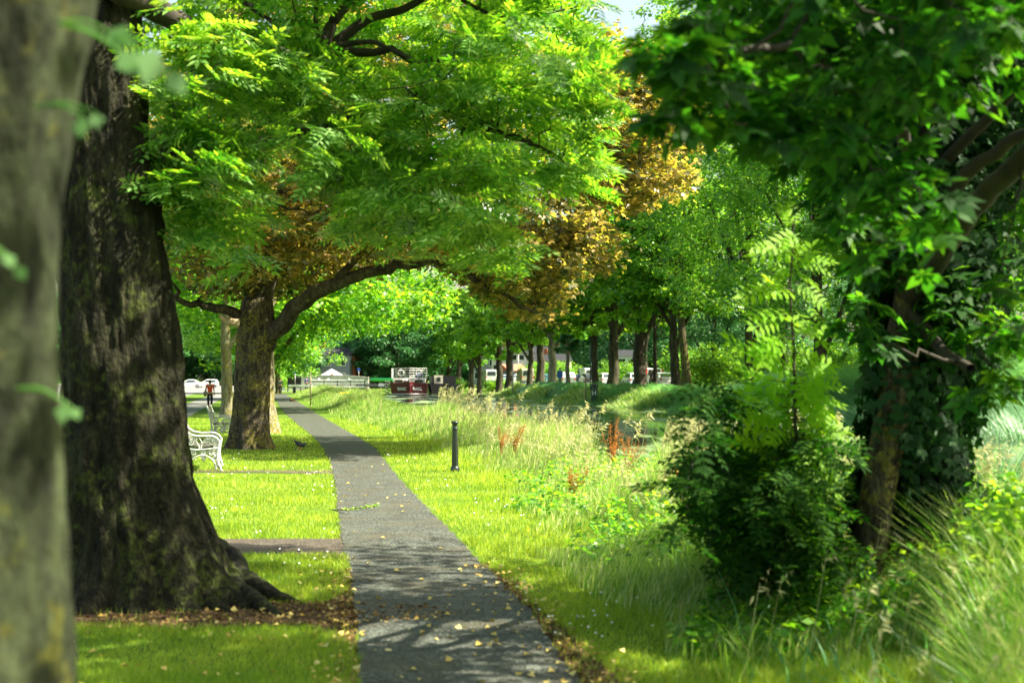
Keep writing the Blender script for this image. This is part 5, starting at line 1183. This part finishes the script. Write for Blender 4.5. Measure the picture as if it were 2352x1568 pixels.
# ------------------------------------------------------------------ vehicles
PAINT = {}
def car(loc, rz, label, kind, col, group, metal=0.):
    key = tuple(col)
    if key not in PAINT: PAINT[key] = carpaint('paint', col, metal)
    pm = PAINT[key]
    e = empty({'van': 'van'}.get(kind, 'parked_car'), loc, label, 'van' if kind == 'van' else 'car', group, rz)
    # local: +x forward
    if kind == 'van': L, Wd, H = 5.0, 1.95, 2.3; body = [(-2.5, .35), (-2.5, 2.05), (-2.4, 2.28), (1.2, 2.3), (1.55, 2.1), (2.05, 1.25), (2.45, 1.05), (2.5, .4)]; win = [(1.0, 1.3), (1.0, 2.0), (1.45, 2.0), (1.9, 1.3)]; wx = (-1.55, 1.6); rw = (-2.5, 1.25, 2.0, 0)
    elif kind == 'mpv': L, Wd, H = 4.5, 1.82, 1.7; body = [(-2.2, .3), (-2.25, .95), (-2.05, 1.5), (-1.85, 1.66), (.3, 1.7), (.75, 1.55), (1.4, 1.02), (2.1, .85), (2.25, .6), (2.2, .3)]; win = [(-1.9, 1.02), (-1.8, 1.5), (.3, 1.55), (.65, 1.45), (1.15, 1.02)]; wx = (-1.35, 1.4); rw = (-2.2, .98, 1.52, .22)
    elif kind == 'saloon': L, Wd, H = 4.5, 1.78, 1.44; body = [(-2.2, .3), (-2.25, .9), (-1.75, .98), (-1.1, 1.38), (-.6, 1.44), (.2, 1.43), (1.05, .98), (2.0, .8), (2.25, .6), (2.2, .3)]; win = [(-1.3, 1.0), (-.85, 1.34), (.15, 1.35), (.8, 1.0)]; wx = (-1.35, 1.4); rw = (-1.72, 1.0, 1.35, .55)
    elif kind == 'jeep': L, Wd, H = 4.4, 1.85, 1.9; body = [(-2.1, .4), (-2.15, 1.8), (-2.0, 1.92), (.3, 1.92), (.6, 1.8), (.95, 1.2), (2.05, 1.1), (2.2, .7), (2.15, .4)]; win = [(-1.9, 1.2), (-1.85, 1.75), (.3, 1.75), (.75, 1.2)]; wx = (-1.3, 1.4); rw = (-2.14, 1.15, 1.78, .02)
    else: L, Wd, H = 3.9, 1.7, 1.48; body = [(-1.85, .3), (-1.95, .85), (-1.75, 1.3), (-1.55, 1.45), (.1, 1.48), (.95, .98), (1.75, .82), (1.95, .6), (1.9, .3)]; win = [(-1.55, .98), (-1.45, 1.32), (.1, 1.36), (.7, .98)]; wx = (-1.2, 1.25); rw = (-1.9, .98, 1.34, .2)
    m = MB(); m.prism(body, -Wd / 2, Wd / 2)
    zb_ = body[1][1]
    for v in m.bm.verts:
        if v.co.z > (1.15 if kind != 'van' else 1.3): v.co.y *= .84 if kind != 'van' else .93
    m.build('body', pm, e, bevel=.05)
    for sy in (-1, 1):
        m = MB(); vs_ = [(u, sy * Wd / 2 * (.99 - .155 * max(0, (z_ - 1.0)) / max(.3, H - 1.0)) if kind != 'van' else sy * (Wd / 2 * .965), z_) for u, z_ in win]
        m.bm.faces.new([m.bm.verts.new((a, b + sy * .012, c)) for a, b, c in vs_]); m.build('side_window', M['glass'], e)
    x0, z0, z1, sl = rw
    m = MB(); hw = Wd / 2 * .76; m.quad((x0 - .02, -hw, z0 + .03), (x0 - .02, hw, z0 + .03), (x0 + sl - .03, hw * .88, z1), (x0 + sl - .03, -hw * .88, z1)); m.build('rear_window', M['glass'], e)
    fx = {'van': (1.62, 2.03, 2.0, 1.32), 'mpv': (.82, 1.38, 1.52, 1.06), 'saloon': (.28, .98, 1.39, 1.02), 'jeep': (.63, .93, 1.75, 1.25), 'hatch': (.18, .9, 1.43, 1.02)}[kind]
    m = MB(); m.quad((fx[1] + .03, -hw, fx[3] + .02), (fx[1] + .03, hw, fx[3] + .02), (fx[0] + .03, hw * .9, fx[2] + .02), (fx[0] + .03, -hw * .9, fx[2] + .02)); m.build('windscreen', M['glass'], e)
    xr_, xf = body[1][0], body[-1][0]
    for sy in (-1, 1):
        MB().box(xr_ - .03, xr_ + .05, sy * Wd * .46 - .07, sy * Wd * .46 + .07, zb_ * .75 if kind != 'van' else .9, (zb_ if kind != 'van' else 1.2), bev=.01).build('tail_light', M['amber'], e)
        MB().box(xf - .02, xf + .05, sy * Wd * .4 - .13, sy * Wd * .4 + .13, .62, .76, bev=.01).build('headlight', M['lamp_glass'], e)
    MB().box(xr_ - .05, xr_ + .02, -.26, .26, .48, .6).build('number_plate', M['white_paint'], e)
    MB().box(xr_ - .04, xr_ + .1, -Wd * .48, Wd * .48, .3, .46, bev=.02).build('bumper', M['black'] if kind in ('van', 'jeep') else pm, e)
    for wxx in wx:
        for sy in (-1, 1):
            wr = .36 if kind == 'jeep' else .31
            m = MB(); m.tube([(wxx, sy * (Wd / 2 - .19), wr), (wxx, sy * (Wd / 2 + .012), wr)], wr, 20); w_ = m.build('wheel', M['rubber'], e)
            MB().tube([(wxx, sy * (Wd / 2 + .002), wr), (wxx, sy * (Wd / 2 + .022), wr)], wr * .62, 14).build('rim', M['steel'], w_)
    return e
gc = 'vehicles parked along the canal road'
HD = PI / 2 + .163          # heading away from the viewer along the canal
vl = [(1454, 158, 'hatch', (.55, .6, .68), 'blue-silver hatchback between two thick trunks', 0), (1491, 150, 'jeep', (.75, .75, .76), 'tall white jeep behind the cyclist', 0), (1522, 142, 'saloon', (.78, .78, .78), 'white saloon right of the cyclist', 0),
      (1390, 170, 'hatch', (.74, .75, .76), 'white hatchback just right of the tall dark trunk', 0), (1351, 180, 'hatch', (.03, .03, .035), 'black hatchback with red tail lights left of the lifebuoy stand', 0), (1349, 200, 'van', (.7, .72, .74), 'tall white van above the black hatchback', 0),
      (1299, 186, 'mpv', (.6, .62, .64), 'silver people carrier behind the slim pale tree', .5), (1325, 202, 'saloon', (.03, .07, .1), 'dark blue saloon right of the silver people carrier', 0), (1252, 205, 'hatch', (.03, .2, .25), 'teal hatchback between the pale trunk and a dark one', 0),
      (1206, 215, 'van', (.4, .38, .28), 'olive beige van between far dark trunks', 0), (1183, 225, 'saloon', (.75, .75, .75), 'small white car right of the pale grey-green pole', 0), (1124, 240, 'van', (.78, .78, .78), 'bright white van in the left gap between the far bank trunks', 0), (1155, 248, 'hatch', (.5, .6, .8), 'pale blue car left of the pale grey-green pole', 0)]
for px, d, kd, col, lb, mt in vl:
    if px in (1206, 1124, 1155): pass
    l_ = gp(px, d, .815); car(l_, HD, lb, kd, col, gc, mt)
gl = 'vehicles on the road at the far left'
lc = W(440, 890, 250); lc.z = .01
car(Vector((-50.5 * 1.1, 245, .01)), PI + .15, 'white saloon crossing the bright road left of the walking woman', 'saloon', (.8, .8, .8), gl)
car(Vector((-56.0, 262, .01)), PI + .1, 'second white car partly behind the white saloon', 'hatch', (.8, .8, .8), gl)
car(Vector((-60.5, 252, .01)), PI + .1, 'red car at the left edge of the road gap', 'hatch', (.5, .02, .03), gl)

# ------------------------------------------------------------------ red barge
bc = gp(942, 168, WATER)
e = empty('red_barge', bc, 'dark red barge with white railed deck moored in the canal', 'barge', None, .05)
m = MB(); plan = [(0, -1.7), (-2.3, -.2), (-2.35, 2.0), (-2.3, 15), (2.0, 15), (2.05, 2.0), (2.0, -.2)]
lo = [m.bm.verts.new((a * .93, b + (.25 if b < 0 else 0), -.3)) for a, b in plan]; hi = [m.bm.verts.new((a, b, 1.42 + (.12 if b < -1 else 0))) for a, b in plan]
m.bm.faces.new(lo); m.bm.faces.new(hi)
for i in range(7): m.bm.faces.new((lo[i], lo[(i + 1) % 7], hi[(i + 1) % 7], hi[i]))
m.build('hull', M['maroon'], e)
m = MB(); m.tube([(-2.36, 1, .12), (-2.28, -.22, .12), (-.02, -1.72, .14), (1.98, -.22, .12), (2.06, 1, .12)], .05, 6); m.build('rubbing_strake', M['white_paint'], e)
m = MB(); m.tube([(-2.36, 1, 1.1), (-2.3, -.22, 1.1), (-.0, -1.76, 1.16), (2.0, -.22, 1.1), (2.08, 1, 1.1)], .025, 6); m.build('hull_band', M['maroon_dark'], e)
m = MB(); m.box(-2.0, 1.75, .3, 9, 1.43, 1.95); cab = m.build('cabin', M['white_paint'], e, bevel=.03)
for a, b in ((-1.8, -.9), (-.75, .0), (.3, 1.5)): MB().box(a, b, .285, .3, 1.5, 1.78).build('cabin_window', M['glass'], cab)
def rail(name, pts, zs, pz, mat, r=.025, every=.45):
    m = MB()
    for z in zs: m.tube([(a, b, z) for a, b in pts], r, 5)
    for i in range(len(pts) - 1):
        a, b = Vector((*pts[i], 0)), Vector((*pts[i + 1], 0)); n = max(1, int((b - a).length / every))
        for k in range(n + 1):
            q = a + (b - a) * k / n; m.tube([(q.x, q.y, pz[0]), (q.x, q.y, pz[1])], r * .8, 5)
    return m.build(name, mat, e)
rail('railing', [(-2.2, 6), (-2.2, .2), (-.05, -.9), (1.95, .2), (1.95, 6)], (2.05, 2.3, 2.6, 2.9, 3.15), (1.95, 3.17), M['white_iron'], .03, .5)
rail('side_ladder', [(-2.9, .2), (-2.45, .2)], (.4, .7, 1.0, 1.3, 1.6), (-.3, 1.8), M['white_iron'], .03, .45)
for x_, y_, lb in ((-1.05, -.5, 'left'), (1.05, -.4, 'right')):
    b_ = empty('lifebuoy', bc + Vector((x_, y_ - .05, 2.6)), 'white lifebuoy ring hanging on the %s part of the red barge railing' % lb, 'lifebuoy', 'lifebuoys on the red barge', .05)
    MB().torus((0, 0, 0), .33, .075, 'y', 28, 10).build('ring', M['white_paint'], b_, True)
    m = MB()
    for k in range(4):
        a = PI / 4 + k * PI / 2; m.torus((.33 * math.cos(a), 0, .33 * math.sin(a)), .082, .012, 'x', 12, 5)
    m.build('rope_bands', M['orange'], b_)
MB().lathe([(.02, -.18), (.14, -.1), (.17, 0), (.14, .1), (.02, .18)], 14, (-.45, -1.0, 1.75)).build('fender', M['white_paint'], e, True)
MB().lathe([(.02, -.16), (.12, -.1), (.15, 0), (.12, .1), (.02, .16)], 14, (-.8, -.8, 1.75)).build('fender', M['white_paint'], e, True)
MB().box(-.1, .55, -.6, -.1, 1.5, 2.2, bev=.02).build('locker', M['white_paint'], e)
for x_ in (.75, 1.05, 1.4): MB().lathe([(.11, 0), (.11, .55), (.05, .65)], 10, (x_, .1, 1.95)).build('gas_bottle', M['blue_sign'], e, True)
def lettering(txt, size, mat, parent, mw, name='lettering'):
    cu = bpy.data.curves.new(name, 'FONT'); cu.body = txt; cu.size = size; cu.extrude = .012; cu.align_x = 'CENTER'; cu.offset = .012
    t = bpy.data.objects.new(name, cu); C.objects.link(t); bpy.context.view_layer.update()
    me = bpy.data.meshes.new_from_object(t.evaluated_get(bpy.context.evaluated_depsgraph_get())); bpy.data.objects.remove(t)
    o = link(name, me, mat, parent); o.matrix_local = mw; return o
for sx, (ax, ay), (bx_, by_), f in ((-1, (-2.3, -.2), (0, -1.7), .60), (1, (0, -1.7), (2.0, -.2), .42)):
    d = Vector((bx_ - ax, by_ - ay, 0)).normalized(); nrm = Vector((d.y, -d.x, 0)); pos = Vector((ax, ay, 0)).lerp(Vector((bx_, by_, 0)), f) + nrm * .03 + Vector((0, 0, .58))
    up_ = Vector((0, 0, 1)); mw = Matrix((( d.x, up_.x, nrm.x, pos.x), (d.y, up_.y, nrm.y, pos.y), (d.z, up_.z, nrm.z, pos.z), (0, 0, 0, 1)))
    lettering('RIASC', .47, M['white_paint'], e, mw)
# second, dark barge
e = empty('dark_barge', gp(1022, 176, WATER), 'black narrow barge in deep shade with a cream cabin panel', 'barge', None, .1)
m = MB(); m.prism([(-1.6, 0), (1.6, 0), (1.8, 1.2), (-1.8, 1.2)], 0, 12); m.build('hull', M['black'], e)
MB().box(-1.5, 1.4, .8, 11, 1.21, 2.3, bev=.04).build('cabin', M['black'], e); MB().box(-1.3, -.2, .76, .8, 1.3, 2.35, bev=.02).build('door_panel', M['cream_wall'], e); MB().box(-1.0, -.5, .72, .757, 1.6, 2.1).build('window', M['glass'], e)

# ------------------------------------------------------------------ lock, bridge, buildings by the lock
lk = gp(775, 150, .0); lk.z = .62
e = empty('lock_gate', lk, 'white topped lock gate rails and walkway across the canal', 'lock gate', None, -.02)
for z in (.15, .5, .85): MB().tube([(-2.8, 0, z), (2.9, 0, z)], .05 if z > .4 else .07, 6).build('rail', M['white_paint'], e)
for x_ in (-2.8, -1.4, 0, 1.4, 2.9): MB().tube([(x_, 0, -1.2), (x_, 0, .88)], .05, 6).build('post', M['black'], e)
for x_ in (-2.0, -1.0, 1.2): MB().lathe([(.14, 0), (.14, .22), (.06, .3)], 10, (x_, .2, .75)).build('paddle_gear', M['white_paint'], e, True)
m = MB(); m.box(-3.2, 3.2, .1, .5, -1.2, .05); m.build('gate_leaf', M['wood_slat'], e)
e = empty('balance_beam', gp(848, 152, .2), 'long lock balance beam with a white end, right of the lock gate rails', 'beam')
MB().box(-1.4, 1.0, -.15, .15, .6, .88, bev=.02).build('beam', M['wood_grey'], e); MB().box(1.003, 1.6, -.16, .16, .58, .92, bev=.02).build('beam_end', M['white_paint'], e); MB().box(-.9, -.6, -.12, .12, -.4, .598).build('post', M['black'], e)
e = empty('balance_beam', gp(690, 155, 0), 'white topped lock balance beam left of the lock, near the notice board', 'beam')
MB().box(-1.3, 1.3, -.15, .15, .75, .98, bev=.02).build('beam', M['white_paint'], e); MB().box(-.8, -.5, -.12, .12, -.1, .748).build('post', M['black'], e)
e = empty('stone_bridge', gp(757, 200, 0), 'grey stone bridge parapet behind the lock', 'bridge')
m = MB(); m.prism([(-5, -.5), (5.5, -.5), (5.5, 1.75), (2, 2.0), (-1, 2.0), (-5, 1.6)], 0, .5); m.build('parapet', M['stone'], e)
m = MB(); m.prism([(-5, 1.603), (-1, 2.003), (2, 2.003), (5.5, 1.753), (5.5, 1.87), (2, 2.13), (-1, 2.13), (-5, 1.73)], -.06, .56); m.build('coping', M['coping'], e)
e = empty('parasol', gp(762, 214, .6), 'large white pub parasol above the stone bridge', 'parasol')
m = MB(); m.tube([(0, 0, 0), (0, 0, 2.5)], .04, 8); m.build('pole', M['wood_grey'], e)
m = MB(); cv_ = [m.bm.verts.new((1.75 * math.cos(a), 1.75 * math.sin(a), 1.5)) for a in [k * PI / 4 for k in range(8)]]; tpv = m.bm.verts.new((0, 0, 2.5)); cl = [m.bm.verts.new((v.co.x, v.co.y, 1.3)) for v in cv_]
for k in range(8): m.bm.faces.new((cv_[k], cv_[(k + 1) % 8], tpv)); m.bm.faces.new((cl[k], cl[(k + 1) % 8], cv_[(k + 1) % 8], cv_[k]))
m.build('canopy', M['canvas'], e)
e = empty('parasol', gp(700, 222, .6), 'smaller low white parasol near the notice board', 'parasol')
m = MB(); m.lathe([(1.5, 1.4), (1.45, 1.5), (.1, 2.0)], 8); m.build('canopy', M['canvas'], e); MB().tube([(0, 0, 0), (0, 0, 1.4)], .04, 8).build('pole', M['wood_grey'], e)
e = empty('awning', gp(876, 205, .4), 'bright green awning under the dark trees left of the red barge', 'awning')
MB().prism([(-.1, 1.3), (.9, 1.0), (.9, .85), (-.1, 1.1)], -1.6, 1.6, 'yz').build('canopy', M['green_canvas'], e)
for sx in (-1.4, 1.4): MB().tube([(sx, .1, -.5), (sx, .1, 1.1)], .04, 6).build('post', M['black'], e)
def house(loc, w_, d_, h, label, wall, roof, floors, nwin, rz=0, rh=1.3, group=None, chim=True):
    e = empty('house', loc, label, 'house', group, rz)
    wl = MB().box(-w_ / 2, w_ / 2, 0, d_, -.5, h).build('wall', M[wall], e)
    rf = MB().prism([(-.3, h + .003), (d_ + .3, h + .003), (d_ / 2, h + rh)], -w_ / 2 - .2, w_ / 2 + .2, 'yz').build('roof', M[roof], e)
    if chim: MB().box(-w_ * .3, -w_ * .3 + .9, d_ / 2 - .3, d_ / 2 + .3, h + rh * .5, h + rh + .9).build('chimney', M['brick'], rf)
    fh = h / floors
    for f in range(floors):
        for k in range(nwin):
            cx = -w_ / 2 + w_ * (k + .5) / nwin; z0 = f * fh + fh * .32
            if f == 0 and k == nwin // 2:
                MB().box(cx - .5, cx + .5, -.03, -.002, 0, 2.1).build('door', M['navy'], e); continue
            wn = MB().box(cx - .5, cx + .5, -.02, -.002, z0, z0 + fh * .48).build('window', M['glass'], e)
            MB().box(cx - .6, cx + .6, -.1, -.003, z0 - .1, z0 - .003).box(cx - .58, cx - .503, -.05, -.003, z0, z0 + fh * .48).box(cx + .503, cx + .58, -.05, -.003, z0, z0 + fh * .48).box(cx - .58, cx + .58, -.05, -.003, z0 + fh * .48 + .002, z0 + fh * .48 + .09).build('frame', M['white_paint'], wn)
    return e
house(gp(752, 236, .5), 7.5, 8, 5.0, 'grey-blue rendered building behind the white parasol', 'slate_wall', 'slate_roof', 2, 3, -.1)
house(gp(800, 238, .5), 2.2, 6, 5.0, 'narrow orange brick building at the right of the grey one', 'brick', 'slate_roof', 2, 1, -.1, chim=False)
house(gp(824, 250, .5), 4, 6, 3, 'small white kiosk-like building right of the brick one', 'white_wall', 'slate_roof', 1, 2, -.1, 1.0, chim=False)
gh = 'terrace houses across the canal'
house(gp(1130, 285, .8), 9, 8, 5, 'pale grey house seen in the left gap between the far trunks', 'slate_wall', 'slate_roof', 2, 3, -.16, group=gh)
house(gp(1160, 262, .8), 5, 8, 5.5, 'white house with many windows left of the pale pole', 'white_wall', 'slate_roof', 3, 3, -.16, group=gh)
house(gp(1190, 250, .8), 3.6, 5, 2.2, 'low blue-grey building with a red tiled roof between the trunks', 'slate_wall', 'tile_roof', 1, 2, .5, 1.2, group=gh, chim=False)
house(gp(1218, 262, .8), 5, 8, 5.5, 'white terrace house behind the olive van', 'white_wall', 'slate_roof', 3, 3, -.16, group=gh)
house(gp(1262, 255, .8), 6, 8, 4, 'cream house behind the pale grey trunk', 'cream_wall', 'slate_roof', 2, 3, -.16, group=gh)
house(gp(1440, 215, .8), 3, 6, 4.2, 'pale grey porch-fronted house behind the blue-silver hatchback', 'white_wall', 'slate_roof', 2, 2, -.16, 1.0, group=gh, chim=False)
